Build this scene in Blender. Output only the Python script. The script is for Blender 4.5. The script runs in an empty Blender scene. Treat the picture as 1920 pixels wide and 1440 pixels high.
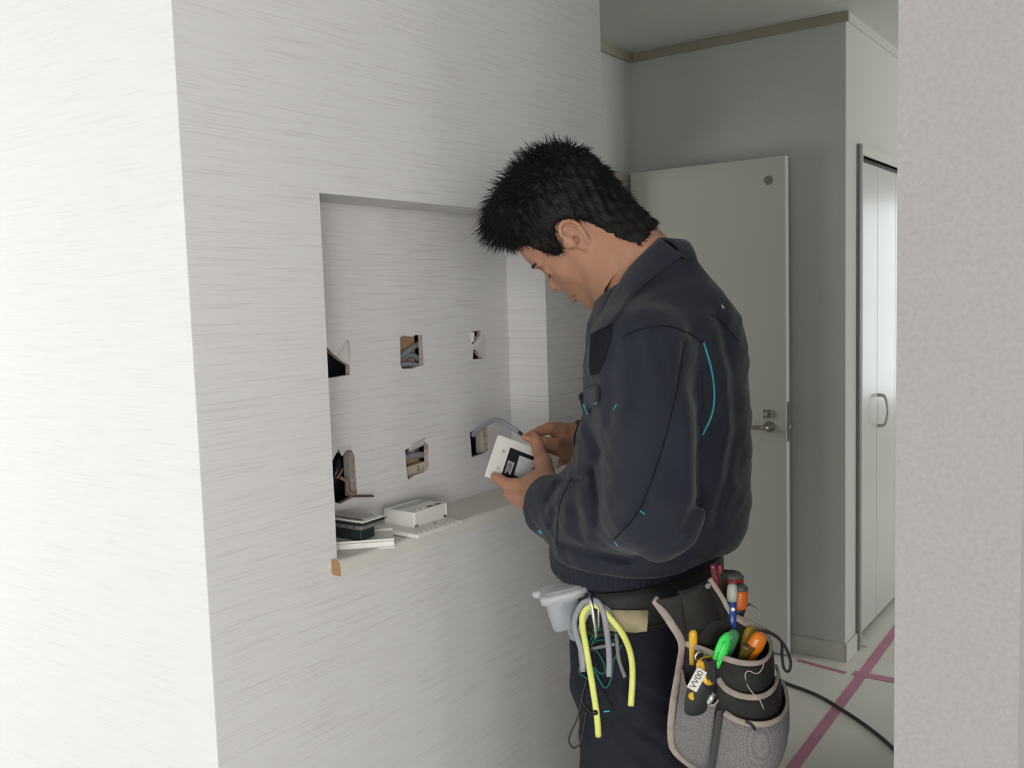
import bpy, bmesh, math, random
import numpy as np
from mathutils import Vector, Matrix
from mathutils.bvhtree import BVHTree
random.seed(7); rng = np.random.RandomState(7)
SC = bpy.context.scene
COL = SC.collection
# ------------------------------------------------------------------ camera
FPX = 1763.84
YAW, PIT, ROL = math.radians(35.884), math.radians(5.177), math.radians(-1.771)
CAM = np.array([0, 0, 1.45])
def cam_basis():
    cy, sy, cp, sp = math.cos(YAW), math.sin(YAW), math.cos(PIT), math.sin(PIT)
    F = np.array([cy*cp, sy*cp, -sp]); R0 = np.array([sy, -cy, 0.]); U0 = np.cross(R0, F)
    return math.cos(ROL)*R0+math.sin(ROL)*U0, -math.sin(ROL)*R0+math.cos(ROL)*U0, F
CR, CU, CF = cam_basis()
cd = bpy.data.cameras.new('camera'); cam = bpy.data.objects.new('camera', cd); COL.objects.link(cam)
cd.sensor_width = 36; cd.lens = FPX/1920*36; cd.clip_start = .02
cam.matrix_world = Matrix(((CR[0], CU[0], -CF[0], CAM[0]), (CR[1], CU[1], -CF[1], CAM[1]), (CR[2], CU[2], -CF[2], CAM[2]), (0, 0, 0, 1)))
SC.camera = cam
# ------------------------------------------------------------------ light and exposure
SC.view_settings.view_transform = 'Standard'; SC.view_settings.look = 'None'
SC.view_settings.gamma = 1; SC.view_settings.exposure = -0.04; SC.view_settings.use_curve_mapping = False
w = bpy.data.worlds.new('sky'); SC.world = w; w.use_nodes = True
w.node_tree.nodes['Background'].inputs[0].default_value = (.9, .95, 1, 1)
w.node_tree.nodes['Background'].inputs[1].default_value = .5
def area(name, loc, target, sx, sy, power, col):
    l = bpy.data.lights.new(name, 'AREA'); l.shape = 'RECTANGLE'; l.size = sx; l.size_y = sy; l.energy = power; l.color = col
    o = bpy.data.objects.new(name, l); COL.objects.link(o); o.location = loc
    o.rotation_euler = (Vector(target)-Vector(loc)).to_track_quat('-Z', 'Y').to_euler(); return o
L_A = area('daylight_side_window', (-.45, 3.28, 1.3), (-.45, 0, 1.3), 1.7, 1.9, 42, (.96, .98, 1))
L_B = area('daylight_garden_window', (-3.85, -5.08, 1.25), (-3.85, 0, 1.25), 1.8, 2.1, 115, (.985, .97, .985))
L_B2 = area('daylight_narrow_window', (-1.3, -5.08, 1.25), (-1.3, 0, 1.25), .5, 2.1, 32, (.985, .97, .985))
L_C = area('daylight_hall_window', (7.12, .45, 1.35), (0, .45, 1.35), 1.0, 1.5, 13, (.92, .98, 1))
L_E = area('added_rear_light', (-5.08, -1.4, 1.4), (0, -1.4, 1.4), 2.4, 1.5, 60, (.98, .985, 1))  # added light behind the camera, brightens the far wall down the corridor
L_G = area('added_rear_corner_light', (-5.08, -3.9, 1.5), (0, -3.9, 1.5), 1.8, 1.7, 180, (.985, .97, .985))  # added light to lift the right end of the recess wall
L_F = area('added_doorway_light', (2.55, 3.28, 1.5), (3.3, 1.9, 1.3), .9, 1.1, 9, (1, 1, .95))  # added light through the doorway, brightens the open door and hall
L_D = area('added_hall_light', (4.6, -5.08, 1.3), (4.6, 0, 1.3), 1.4, 1.6, 84, (.97, 1, 1))  # added light raising the ambient level of the hall
# ------------------------------------------------------------------ helpers
def at(px, py, X=None, Y=None, Z=None, D=None):
    """world point on the sight line of photo pixel (px,py) at a given X, Y, Z plane or depth D"""
    d = CF+CR*((px-960)/FPX)-CU*((py-720)/FPX)
    if D is not None: t = D
    elif X is not None: t = (X-CAM[0])/d[0]
    elif Y is not None: t = (Y-CAM[1])/d[1]
    else: t = (Z-CAM[2])/d[2]
    return CAM+d*t
def pix(P):
    d = P-CAM; z = d@CF
    return 960+FPX*(d@CR)/z, 720-FPX*(d@CU)/z, z
def V(p): return Vector([float(c) for c in p])
MAT = {}
def mat(name, col, rough=.6, metal=0., spec=.5, bump=None, var=None, emit=None, sheen=0, alpha=1, trans=0, sss=0, coat=0):
    """procedural material; var=(scale, colour2, contrast, stretch); bump=(scale, strength, distance, stretch)"""
    if name in MAT: return MAT[name]
    m = bpy.data.materials.new(name); m.use_nodes = True; nt = m.node_tree; b = nt.nodes['Principled BSDF']
    b.inputs['Base Color'].default_value = (*col, 1); b.inputs['Roughness'].default_value = rough
    b.inputs['Metallic'].default_value = metal; b.inputs['Specular IOR Level'].default_value = spec
    b.inputs['Sheen Weight'].default_value = sheen; b.inputs['Alpha'].default_value = alpha
    b.inputs['Transmission Weight'].default_value = trans; b.inputs['Coat Weight'].default_value = coat
    if sss: b.inputs['Subsurface Weight'].default_value = sss; b.inputs['Subsurface Radius'].default_value = (.012, .005, .003); b.inputs['Subsurface Scale'].default_value = .6
    tc = nt.nodes.new('ShaderNodeTexCoord')
    def noise(sc, st, det=3):
        mp = nt.nodes.new('ShaderNodeMapping'); mp.inputs['Scale'].default_value = st
        nt.links.new(tc.outputs['Object'], mp.inputs[0])
        n = nt.nodes.new('ShaderNodeTexNoise'); n.inputs['Scale'].default_value = sc; n.inputs['Detail'].default_value = det
        nt.links.new(mp.outputs[0], n.inputs['Vector']); return n
    if var:
        n = noise(var[0], var[3] if len(var) > 3 else (1, 1, 1))
        r = nt.nodes.new('ShaderNodeValToRGB'); c = var[2]
        r.color_ramp.elements[0].position = .5-c; r.color_ramp.elements[1].position = .5+c
        r.color_ramp.elements[0].color = (*var[1], 1); r.color_ramp.elements[1].color = (*col, 1)
        nt.links.new(n.outputs['Fac'], r.inputs[0]); nt.links.new(r.outputs[0], b.inputs['Base Color'])
    if bump:
        n = noise(bump[0], bump[3] if len(bump) > 3 else (1, 1, 1))
        bp = nt.nodes.new('ShaderNodeBump'); bp.inputs['Strength'].default_value = bump[1]; bp.inputs['Distance'].default_value = bump[2]
        nt.links.new(n.outputs['Fac'], bp.inputs['Height']); nt.links.new(bp.outputs[0], b.inputs['Normal'])
    if emit: b.inputs['Emission Color'].default_value = (*emit[0], 1); b.inputs['Emission Strength'].default_value = emit[1]
    MAT[name] = m; return m
def wallpaper(name, base, dark, axis):
    """embossed wallpaper with short horizontal dashes; axis = horizontal axis index of the wall"""
    m = bpy.data.materials.new(name); m.use_nodes = True; nt = m.node_tree; b = nt.nodes['Principled BSDF']
    b.inputs['Roughness'].default_value = .75; b.inputs['Specular IOR Level'].default_value = .25
    tc = nt.nodes.new('ShaderNodeTexCoord')
    def nz(h, v, det):
        mp = nt.nodes.new('ShaderNodeMapping'); mp.inputs['Scale'].default_value = (h if axis == 0 else .01, h if axis == 1 else .01, v) if axis < 2 else (h, h, v)
        nt.links.new(tc.outputs['Object'], mp.inputs[0])
        n = nt.nodes.new('ShaderNodeTexNoise'); n.inputs['Scale'].default_value = 1; n.inputs['Detail'].default_value = det; n.inputs['Roughness'].default_value = .55
        nt.links.new(mp.outputs[0], n.inputs['Vector']); return n
    a = nz(7, 250, 2); c = nz(4, 520, 2)
    mx = nt.nodes.new('ShaderNodeMath'); mx.operation = 'MULTIPLY_ADD'; mx.inputs[1].default_value = .55; nt.links.new(a.outputs['Fac'], mx.inputs[0])
    mc = nt.nodes.new('ShaderNodeMath'); mc.operation = 'MULTIPLY'; mc.inputs[1].default_value = .45; nt.links.new(c.outputs['Fac'], mc.inputs[0])
    nt.links.new(mc.outputs[0], mx.inputs[2])
    r = nt.nodes.new('ShaderNodeValToRGB'); r.color_ramp.elements[0].position = .34; r.color_ramp.elements[1].position = .50
    r.color_ramp.elements[0].color = (*dark, 1); r.color_ramp.elements[1].color = (*base, 1)
    nt.links.new(mx.outputs[0], r.inputs[0]); nt.links.new(r.outputs[0], b.inputs['Base Color'])
    bp = nt.nodes.new('ShaderNodeBump'); bp.inputs['Strength'].default_value = .35; bp.inputs['Distance'].default_value = .0006
    nt.links.new(mx.outputs[0], bp.inputs['Height']); nt.links.new(bp.outputs[0], b.inputs['Normal'])
    return m
def prop(o, label=None, cat=None, group=None, kind=None):
    for k, v in (('label', label), ('category', cat), ('group', group), ('kind', kind)):
        if v: o[k] = v
    return o
def thing(name, label, cat, loc=(0, 0, 0), group=None, kind=None):
    o = bpy.data.objects.new(name, None); COL.objects.link(o); o.location = V(loc); o.empty_display_size = .05
    return prop(o, label, cat, group, kind)
def link(name, me, m, parent=None, smooth=False, label=None, kind=None):
    """one mesh object, geometry given in world space; re-origined to its parent"""
    o = bpy.data.objects.new(name, me); COL.objects.link(o)
    if m is not None and not me.materials:
        for mm in (m if isinstance(m, (list, tuple)) else [m]): me.materials.append(mm)
    if smooth: me.polygons.foreach_set('use_smooth', [True]*len(me.polygons))
    if parent is not None:
        o.parent = parent
        o.matrix_parent_inverse = Matrix.Translation(-parent.location)   # geometry stays in world space
    return prop(o, label, None, None, kind)
def obj(name, bm, m, parent=None, smooth=False, label=None, kind=None):
    me = bpy.data.meshes.new(name); bmesh.ops.recalc_face_normals(bm, faces=bm.faces[:]); bm.to_mesh(me); bm.free()
    return link(name, me, m, parent, smooth, label, kind)
def struct(name, bm, m): return obj(name, bm, m, None, kind='structure')
def box(bm, x0, x1, y0, y1, z0, z1, mi=0, bev=0):
    r = bmesh.ops.create_cube(bm, size=1)
    for v in r['verts']:
        v.co = Vector((x0+(v.co.x+.5)*(x1-x0), y0+(v.co.y+.5)*(y1-y0), z0+(v.co.z+.5)*(z1-z0)))
    fs = set(f for v in r['verts'] for f in v.link_faces)
    for f in fs: f.material_index = mi
    if bev:
        es = list(set(e for v in r['verts'] for e in v.link_edges))
        bmesh.ops.bevel(bm, geom=es, offset=bev, segments=2, affect='EDGES', profile=.5)
def obox(bm, c, ax, ay, az, sx, sy, sz, mi=0, bev=0, taper=1.):
    """oriented box: centre c, unit axes, full sizes; taper scales the far end along az"""
    c, ax, ay, az = map(lambda q: V(q), (c, ax, ay, az))
    r = bmesh.ops.create_cube(bm, size=1)
    for v in r['verts']:
        k = taper if v.co.z > 0 else 1
        v.co = c+ax*(v.co.x*sx*k)+ay*(v.co.y*sy*k)+az*(v.co.z*sz)
    for f in set(f for v in r['verts'] for f in v.link_faces): f.material_index = mi
    if bev:
        es = list(set(e for v in r['verts'] for e in v.link_edges))
        bmesh.ops.bevel(bm, geom=es, offset=bev, segments=3, affect='EDGES', profile=.5)
def smooth_pts(P, n=6):
    P = [np.array(p, float) for p in P]; out = []
    Q = [2*P[0]-P[1]]+P+[2*P[-1]-P[-2]]
    for i in range(1, len(Q)-2):
        for k in range(n):
            t = k/n; a, b, c, d = Q[i-1], Q[i], Q[i+1], Q[i+2]
            out.append(.5*((2*b)+(c-a)*t+(2*a-5*b+4*c-d)*t*t+(3*b-a-3*c+d)*t**3))
    out.append(P[-1]); return out
def tube(bm, P, r, seg=8, sub=6, flat=1., up=None, mi=0, cap=True):
    """swept tube through points P; r number or list; flat<1 gives a ribbon"""
    n0 = len(P); Q = smooth_pts(P, sub) if sub > 1 else [np.array(p, float) for p in P]
    R = np.interp(np.linspace(0, n0-1, len(Q)), range(n0), r) if hasattr(r, '__len__') else [r]*len(Q)
    rings = []; prev = None
    for i, p in enumerate(Q):
        t = Q[min(i+1, len(Q)-1)]-Q[max(i-1, 0)]; t = t/(np.linalg.norm(t)+1e-9)
        if prev is None:
            a = np.array(up, float) if up is not None else (np.array([0, 0, 1.]) if abs(t[2]) < .9 else np.array([1., 0, 0]))
        else: a = prev
        if up is not None: a = np.array(up, float)
        n = a-t*(a@t); n /= np.linalg.norm(n)+1e-9; prev = n; b = np.cross(t, n)
        rings.append([bm.verts.new(V(p+R[i]*(flat*math.cos(k*2*math.pi/seg)*n+math.sin(k*2*math.pi/seg)*b))) for k in range(seg)])
    for A, B in zip(rings, rings[1:]):
        for k in range(seg):
            f = bm.faces.new((A[k], A[(k+1) % seg], B[(k+1) % seg], B[k])); f.material_index = mi; f.smooth = True
    if cap:
        for A in (rings[0][::-1], rings[-1]):
            f = bm.faces.new(A); f.material_index = mi
    return rings
def disc(bm, c, n, r, h, seg=16, mi=0, r2=None):
    c, n = np.array(c, float), np.array(n, float)/np.linalg.norm(n)
    tube(bm, [c, c+n*h], [r, r if r2 is None else r2], seg, 1, mi=mi)
def torus(bm, c, n, R, r, seg=20, k=8, mi=0, sx=1, up=None):
    c, n = np.array(c, float), np.array(n, float)/np.linalg.norm(n)
    u = np.cross(n, up if up is not None else ([0, 0, 1] if abs(n[2]) < .9 else [1, 0, 0])); u /= np.linalg.norm(u); v = np.cross(n, u)
    rings = []
    for i in range(seg):
        a = i*2*math.pi/seg; d = u*math.cos(a)*sx+v*math.sin(a)
        rings.append([bm.verts.new(V(c+d*R+(d*math.cos(b)+n*math.sin(b))*r)) for b in [j*2*math.pi/k for j in range(k)]])
    for i in range(seg):
        A, B = rings[i], rings[(i+1) % seg]
        for j in range(k):
            f = bm.faces.new((A[j], A[(j+1) % k], B[(j+1) % k], B[j])); f.smooth = True; f.material_index = mi
def loft(bm, A, B, rows=6, bulge=None, mi=0, close=False):
    """sheet between two equal-length polylines; bulge(s,t)->vector"""
    n = len(A); G = []
    for j in range(rows+1):
        t = j/rows; row = []
        for i in range(n):
            p = np.array(A[i])*(1-t)+np.array(B[i])*t
            if bulge: p = p+bulge(i/(n-1), t)
            row.append(bm.verts.new(V(p)))
        G.append(row)
    for j in range(rows):
        for i in range(n-1):
            f = bm.faces.new((G[j][i], G[j][i+1], G[j+1][i+1], G[j+1][i])); f.smooth = True; f.material_index = mi
    return G
def thicken(o, t, off=0):
    md = o.modifiers.new('thickness', 'SOLIDIFY'); md.thickness = t; md.offset = off; return o
def text_mesh(s, size, M, depth=.0002):
    """flat lettering as a mesh, placed by matrix M"""
    c = bpy.data.curves.new('lettering', 'FONT'); c.body = s; c.size = size; c.extrude = depth; c.align_x = 'CENTER'; c.align_y = 'CENTER'
    o = bpy.data.objects.new('lettering', c); COL.objects.link(o)
    dg = bpy.context.evaluated_depsgraph_get(); me = bpy.data.meshes.new_from_object(o.evaluated_get(dg))
    bpy.data.objects.remove(o); me.transform(M); return me
def frame(c, ax, ay, az):
    ax, ay, az = [np.array(q)/np.linalg.norm(q) for q in (ax, ay, az)]
    return Matrix(((ax[0], ay[0], az[0], c[0]), (ax[1], ay[1], az[1], c[1]), (ax[2], ay[2], az[2], c[2]), (0, 0, 0, 1)))
# ---- signed-distance sculpting: fields on a grid, meshed with surface nets
class Grid:
    def __init__(s, lo, hi, h):
        s.h = h; s.lo = np.array(lo, np.float32); s.n = [int((b-a)/h)+2 for a, b in zip(lo, hi)]
        ax = [s.lo[i]+h*np.arange(s.n[i], dtype=np.float32) for i in range(3)]
        s.X, s.Y, s.Z = np.meshgrid(*ax, indexing='ij', sparse=True)
    def cone(s, a, b, ra, rb):
        a = np.array(a, np.float32); b = np.array(b, np.float32); d = b-a; L = float(d@d)+1e-12
        x, y, z = s.X-a[0], s.Y-a[1], s.Z-a[2]
        t = np.clip((x*d[0]+y*d[1]+z*d[2])/L, 0, 1)
        return np.sqrt((x-t*d[0])**2+(y-t*d[1])**2+(z-t*d[2])**2)-(ra+(rb-ra)*t)
    def ell(s, c, r, M=None):
        x, y, z = s.X-c[0], s.Y-c[1], s.Z-c[2]
        if M is not None: x, y, z = (x*M[0][i]+y*M[1][i]+z*M[2][i] for i in range(3))   # columns of M are the axes
        k0 = np.sqrt((x/r[0])**2+(y/r[1])**2+(z/r[2])**2); k1 = np.sqrt((x/r[0]**2)**2+(y/r[1]**2)**2+(z/r[2]**2)**2)
        return k0*(k0-1)/(k1+1e-6)
    def chain(s, P, R, k=0):
        d = None
        for i in range(len(P)-1):
            e = s.cone(P[i], P[i+1], R[i], R[i+1]); d = e if d is None else smin(d, e, k)
        return d
def smin(a, b, k):
    if k <= 0: return np.minimum(a, b)
    h = np.maximum(k-np.abs(a-b), 0)/k
    return np.minimum(a, b)-h*h*k*.25
def smax(a, b, k): return -smin(-a, -b, k)
def nets(g, D, M=None, off=None):
    """naive surface nets -> verts (world), quads"""
    D = np.ascontiguousarray(D, np.float32); n = D.shape; ins = D < 0
    S = np.zeros([k-1 for k in n], np.int8)
    for i in (0, 1):
        for j in (0, 1):
            for k in (0, 1): S += ins[i:n[0]-1+i, j:n[1]-1+j, k:n[2]-1+k]
    act = (S > 0) & (S < 8); I = np.argwhere(act); idx = -np.ones(act.shape, np.int64); idx[act] = np.arange(len(I))
    P = np.zeros((len(I), 3)); W = np.zeros(len(I)); cs = [(i, j, k) for i in (0, 1) for j in (0, 1) for k in (0, 1)]
    for a in cs:
        for ax in range(3):
            if a[ax]: continue
            b = list(a); b[ax] = 1
            da = D[I[:, 0]+a[0], I[:, 1]+a[1], I[:, 2]+a[2]]; db = D[I[:, 0]+b[0], I[:, 1]+b[1], I[:, 2]+b[2]]
            m = (da < 0) != (db < 0); t = np.where(m, da/(da-db+1e-20), 0)
            q = np.tile(np.array(a, float), (len(I), 1)); q[:, ax] = t
            P += q*m[:, None]; W += m
    P = (P/W[:, None]+I)*g.h+g.lo
    F = []
    for ax in range(3):
        o = [(1, 2), (2, 0), (0, 1)][ax]; sl0 = [slice(None)]*3; sl1 = [slice(None)]*3; sl0[ax] = slice(0, n[ax]-1); sl1[ax] = slice(1, n[ax])
        A = ins[tuple(sl0)]; B = ins[tuple(sl1)]; E = np.argwhere(A != B)
        E = E[(E[:, o[0]] > 0) & (E[:, o[1]] > 0) & (E[:, o[0]] < n[o[0]]-1) & (E[:, o[1]] < n[o[1]]-1)]
        q = []
        for du, dv in ((1, 1), (0, 1), (0, 0), (1, 0)):
            c = E.copy(); c[:, o[0]] -= du; c[:, o[1]] -= dv; q.append(idx[c[:, 0], c[:, 1], c[:, 2]])
        q = np.stack(q, 1); fl = A[E[:, 0], E[:, 1], E[:, 2]]; q[~fl] = q[~fl][:, ::-1]; F.append(q)
    F = np.concatenate(F); F = F[(F >= 0).all(1)]
    if M is not None: P = P@np.array(M).T+np.array(off)
    return P, F
def mesh_np(name, P, F):
    me = bpy.data.meshes.new(name); me.vertices.add(len(P)); me.vertices.foreach_set('co', np.asarray(P, np.float32).ravel())
    me.loops.add(len(F)*4); me.loops.foreach_set('vertex_index', F.astype(np.int32).ravel()); me.polygons.add(len(F))
    me.polygons.foreach_set('loop_start', np.arange(0, len(F)*4, 4, dtype=np.int32)); me.update(calc_edges=True); me.validate()
    me.polygons.foreach_set('use_smooth', [True]*len(me.polygons)); return me
def bvh_of(P, F): return BVHTree.FromPolygons([tuple(p) for p in P.tolist()], F.tolist())
def hit(bvh, px, py, lift=0):
    d = V(at(px, py, D=1)-CAM).normalized(); r = bvh.ray_cast(V(CAM), d)
    if r[0] is None: return None
    n = r[1]
    if n.dot(d) > 0: n = -n
    return np.array(r[0]+n*lift), np.array(n)
# ------------------------------------------------------------------ materials of the setting
M_main = wallpaper('wallpaper_streaked', (.735, .722, .715), (.63, .61, .60), 0)
M_left = wallpaper('wallpaper_streaked_side', (.735, .728, .725), (.685, .675, .67), 1)  # same paper, streaks paled in colour to imitate overexposure
M_hall = mat('hall_wallpaper', (.67, .67, .64), .8, bump=(260, .25, .001), var=(90, (.63, .63, .60), .3))
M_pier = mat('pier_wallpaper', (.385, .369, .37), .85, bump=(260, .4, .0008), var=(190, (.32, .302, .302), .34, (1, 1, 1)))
M_ceil = mat('ceiling_paper', (.66, .66, .63), .85, bump=(200, .3, .001))
M_trim = mat('white_trim', (.66, .65, .60), .45)
M_cornice = mat('beige_cornice', (.40, .365, .285), .5)
M_floor = mat('floor_protection_board', (.80, .79, .73), .75, var=(5, (.72, .715, .66), .25), bump=(60, .1, .001))
M_door = mat('white_door_laminate', (.63, .625, .57), .35, coat=.1)
M_closet = mat('closet_door_laminate', (.56, .56, .535), .3, coat=.1)
M_sill = mat('cream_sill', (.72, .695, .64), .5, var=(30, (.68, .655, .60), .3, (1, 8, 8)))
M_board = mat('raw_fibreboard', (.42, .24, .12), .8, var=(400, (.33, .18, .08), .3))
M_gyp = mat('plasterboard_edge', (.50, .46, .42), .9, var=(150, (.38, .26, .19), .15))
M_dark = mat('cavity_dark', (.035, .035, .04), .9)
M_wood = mat('pale_stud_wood', (.55, .38, .21), .7, var=(20, (.45, .29, .15), .3, (1, 1, .1)))
M_white = mat('white_plastic', (.74, .73, .69), .35)
M_metal = mat('brushed_metal', (.55, .55, .53), .35, 1.)
M_chrome = mat('chrome', (.75, .75, .76), .15, 1.)
M_black = mat('black_plastic', (.02, .02, .022), .45)
M_gcable = mat('grey_cable_sheath', (.34, .345, .37), .4)
M_tape = mat('pink_tape', (.60, .24, .34), .6, var=(9, (.52, .21, .30), .3))
M_rubber = mat('black_rubber', (.03, .035, .035), .5)
H = 2.46
# ------------------------------------------------------------------ room shell
bm = bmesh.new(); box(bm, -5.1, 7.2, -5.1, 3.4, -.05, 0); struct('floor', bm, M_floor)
bm = bmesh.new(); box(bm, -5.1, 7.2, -5.1, 3.4, H, H+.05); struct('ceiling', bm, M_ceil)
# wall with the recess
XA, XB, YM, YB = .855, 2.075, 1.2, 1.308
NX0, NX1, NZ0, NZ1 = 1.121, 1.800, .985, 1.638
bm = bmesh.new()
box(bm, XA, NX0, YM, YB, 0, H); box(bm, NX1, XB, YM, YB, 0, H); box(bm, NX0, NX1, YM, YB, NZ1, H); box(bm, NX0, NX1, YM, YB, 0, NZ0)
bmesh.ops.remove_doubles(bm, verts=bm.verts[:], dist=1e-5)
struct('wall_recess_side', bm, M_main)
holes = [[(1.195, 1.371), (1.222, 1.371), (1.236, 1.358), (1.258, 1.343), (1.279, 1.332), (1.278, 1.314), (1.219, 1.312), (1.197, 1.312)],
 [(1.424, 1.379), (1.434, 1.381), (1.462, 1.378), (1.470, 1.381), (1.492, 1.380), (1.493, 1.317), (1.455, 1.312), (1.427, 1.314), (1.422, 1.320)],
 [(1.660, 1.379), (1.692, 1.381), (1.694, 1.371), (1.678, 1.362), (1.662, 1.351), (1.652, 1.358), (1.653, 1.372)],
 [(1.664, 1.341), (1.678, 1.333), (1.699, 1.316), (1.661, 1.317)],
 [(1.222, 1.155), (1.228, 1.163), (1.240, 1.176), (1.243, 1.167), (1.262, 1.172), (1.274, 1.168), (1.280, 1.157), (1.281, 1.120), (1.283, 1.082), (1.270, 1.076), (1.235, 1.070), (1.224, 1.076), (1.222, 1.11)],
 [(1.425, 1.146), (1.435, 1.148), (1.452, 1.156), (1.483, 1.160), (1.490, 1.152), (1.497, 1.148), (1.496, 1.099), (1.480, 1.090), (1.450, 1.089), (1.430, 1.083), (1.427, 1.098)],
 [(1.641, 1.153), (1.656, 1.157), (1.700, 1.159), (1.705, 1.155), (1.706, 1.103), (1.690, 1.099), (1.645, 1.096)]]
def pane_with_holes(outer, inner, y0, y1):
    c = bpy.data.curves.new('outline', 'CURVE'); c.dimensions = '2D'; c.fill_mode = 'BOTH'; c.extrude = (y1-y0)/2
    for poly in [outer]+inner:
        s = c.splines.new('POLY'); s.points.add(len(poly)-1); s.use_cyclic_u = True
        for p, q in zip(s.points, poly): p.co = (q[0], q[1], 0, 1)
    o = bpy.data.objects.new('outline', c); COL.objects.link(o)
    me = bpy.data.meshes.new_from_object(o.evaluated_get(bpy.context.evaluated_depsgraph_get())); bpy.data.objects.remove(o)
    me.transform(Matrix(((1, 0, 0, 0), (0, 0, -1, (y0+y1)/2), (0, 1, 0, 0), (0, 0, 0, 1)))); return me
me = pane_with_holes([(NX0-.08, NZ0-.08), (NX1+.08, NZ0-.08), (NX1+.08, NZ1+.08), (NX0-.08, NZ1+.08)], holes, YB, YB+.012)
me.materials.append(M_main); me.materials.append(M_gyp)
for p in me.polygons: p.material_index = 0 if abs(p.normal.y) > .9 else 1
o = link('wall_recess_back', me, None, None, kind='structure')
# hollow behind the recess
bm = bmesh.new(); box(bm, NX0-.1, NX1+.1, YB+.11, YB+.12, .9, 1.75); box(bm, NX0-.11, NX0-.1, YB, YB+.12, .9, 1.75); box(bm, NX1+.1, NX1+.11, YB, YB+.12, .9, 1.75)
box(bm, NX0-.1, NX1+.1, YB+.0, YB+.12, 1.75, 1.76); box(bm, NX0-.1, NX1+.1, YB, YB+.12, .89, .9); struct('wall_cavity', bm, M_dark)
# left return wall, strongly lit
bm = bmesh.new(); box(bm, XA-.001, XA+.1, YM+.0005, 3.2, 0, H); struct('wall_left', bm, M_left)
# nook walls beyond
XF, YC, YN = 3.625, 1.059, 1.95
bm = bmesh.new(); box(bm, XB-.1, XB-.001, YB, 3.2, 0, H); struct('wall_block_end', bm, M_hall)
bm = bmesh.new(); box(bm, XB-.1, 2.82, YN, YN+.1, 0, H); box(bm, 2.82, 3.50, YN, YN+.1, 1.96, H); box(bm, 3.50, XF+.1, YN, YN+.1, 0, H); struct('wall_nook', bm, M_hall)
bm = bmesh.new(); box(bm, XF, XF+.1, YC+.1, YN, 0, H); struct('wall_far', bm, M_hall)
CX0, CX1, CZ = 3.81, 5.01, 1.965
bm = bmesh.new(); box(bm, XF, CX0, YC, YC+.1, 0, H); box(bm, CX0, CX1, YC, YC+.1, CZ, H); box(bm, CX1, 7.1, YC, YC+.1, 0, H); struct('wall_closet_side', bm, M_hall)
bm = bmesh.new(); box(bm, CX0-.05, CX1+.05, YC+.65, YC+.7, 0, CZ+.05); box(bm, CX0-.05, CX0, YC+.1, YC+.65, 0, CZ+.05); box(bm, CX1, CX1+.05, YC+.1, YC+.65, 0, CZ+.05); struct('wall_closet_inside', bm, M_hall)
# right pier (end of a partition)
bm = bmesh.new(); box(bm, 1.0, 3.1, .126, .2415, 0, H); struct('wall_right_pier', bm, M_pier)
# outer walls with window openings
def wall_x(name, x0, x1, y0, y1, wins, m):      # wall in a plane x=const, windows (ya,yb,za,zb)
    bm = bmesh.new(); ys = sorted(wins); cur = y0
    for a, b, za, zb in ys:
        box(bm, x0, x1, cur, a, 0, H); box(bm, x0, x1, a, b, 0, za); box(bm, x0, x1, a, b, zb, H); cur = b
    box(bm, x0, x1, cur, y1, 0, H); return struct(name, bm, m)
def wall_y(name, y0, y1, x0, x1, wins, m):
    bm = bmesh.new(); cur = x0
    for a, b, za, zb in sorted(wins):
        box(bm, cur, a, y0, y1, 0, H); box(bm, a, b, y0, y1, 0, za); box(bm, a, b, y0, y1, zb, H); cur = b
    box(bm, cur, x1, y0, y1, 0, H); return struct(name, bm, m)
wall_y('wall_side_window', 3.2, 3.3, -5.1, XA, [(-1.3, .4, .35, 2.25)], M_hall)
bm = bmesh.new(); box(bm, XA, XB, 3.2, 3.3, 0, H); struct('wall_block_back', bm, M_hall)
wall_y('wall_garden_window', -5.1, -5.0, -5.1, 7.2, [(-4.75, -2.95, .2, 2.3), (-1.55, -1.05, .2, 2.3), (3.9, 5.3, .5, 2.1)], M_hall)  # last opening invented for the added hall light
wall_x('wall_behind', -5.1, -5.0, -5.0, 3.3, [(-2.6, -.2, .65, 2.15), (-4.8, -3.0, .65, 2.35)], M_hall)  # both openings invented for the added rear lights
wall_x('wall_end', 7.1, 7.2, -5.0, 1.2, [(-.05, .95, .6, 2.1)], M_hall)
bm = bmesh.new(); box(bm, XB, XF+.1, 3.2, 3.3, 0, .9); box(bm, XB, XF+.1, 3.2, 3.3, 2.1, H); box(bm, 3.05, XF+.1, 3.2, 3.3, .9, 2.1); box(bm, XF, XF+.1, YN+.1, 3.2, 0, H); struct('wall_room_behind_door', bm, M_hall)  # opening left for the added doorway light
def window(name, c, n, w_, h_):
    """sash frame in an opening; n is the axis the window faces along ('x' or 'y')"""
    bm = bmesh.new()
    def b(u0, u1, z0, z1):
        if n == 'y': box(bm, c[0]+u0, c[0]+u1, c[1]-.03, c[1]+.03, c[2]+z0, c[2]+z1)
        else: box(bm, c[0]-.03, c[0]+.03, c[1]+u0, c[1]+u1, c[2]+z0, c[2]+z1)
    b(-w_/2, w_/2, -h_/2, -h_/2+.05); b(-w_/2, w_/2, h_/2-.05, h_/2); b(-w_/2, -w_/2+.05, -h_/2+.05, h_/2-.05); b(w_/2-.05, w_/2, -h_/2+.05, h_/2-.05)
    if w_ > .6: b(-.03, .03, -h_/2+.05, h_/2-.05)
    struct(name, bm, M_trim)
window('window_1', (-.45, 3.25, 1.3), 'y', 1.7, 1.9); window('window_2', (-3.85, -5.05, 1.25), 'y', 1.8, 2.1); window('window_3', (-1.3, -5.05, 1.25), 'y', .5, 2.1)
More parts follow.
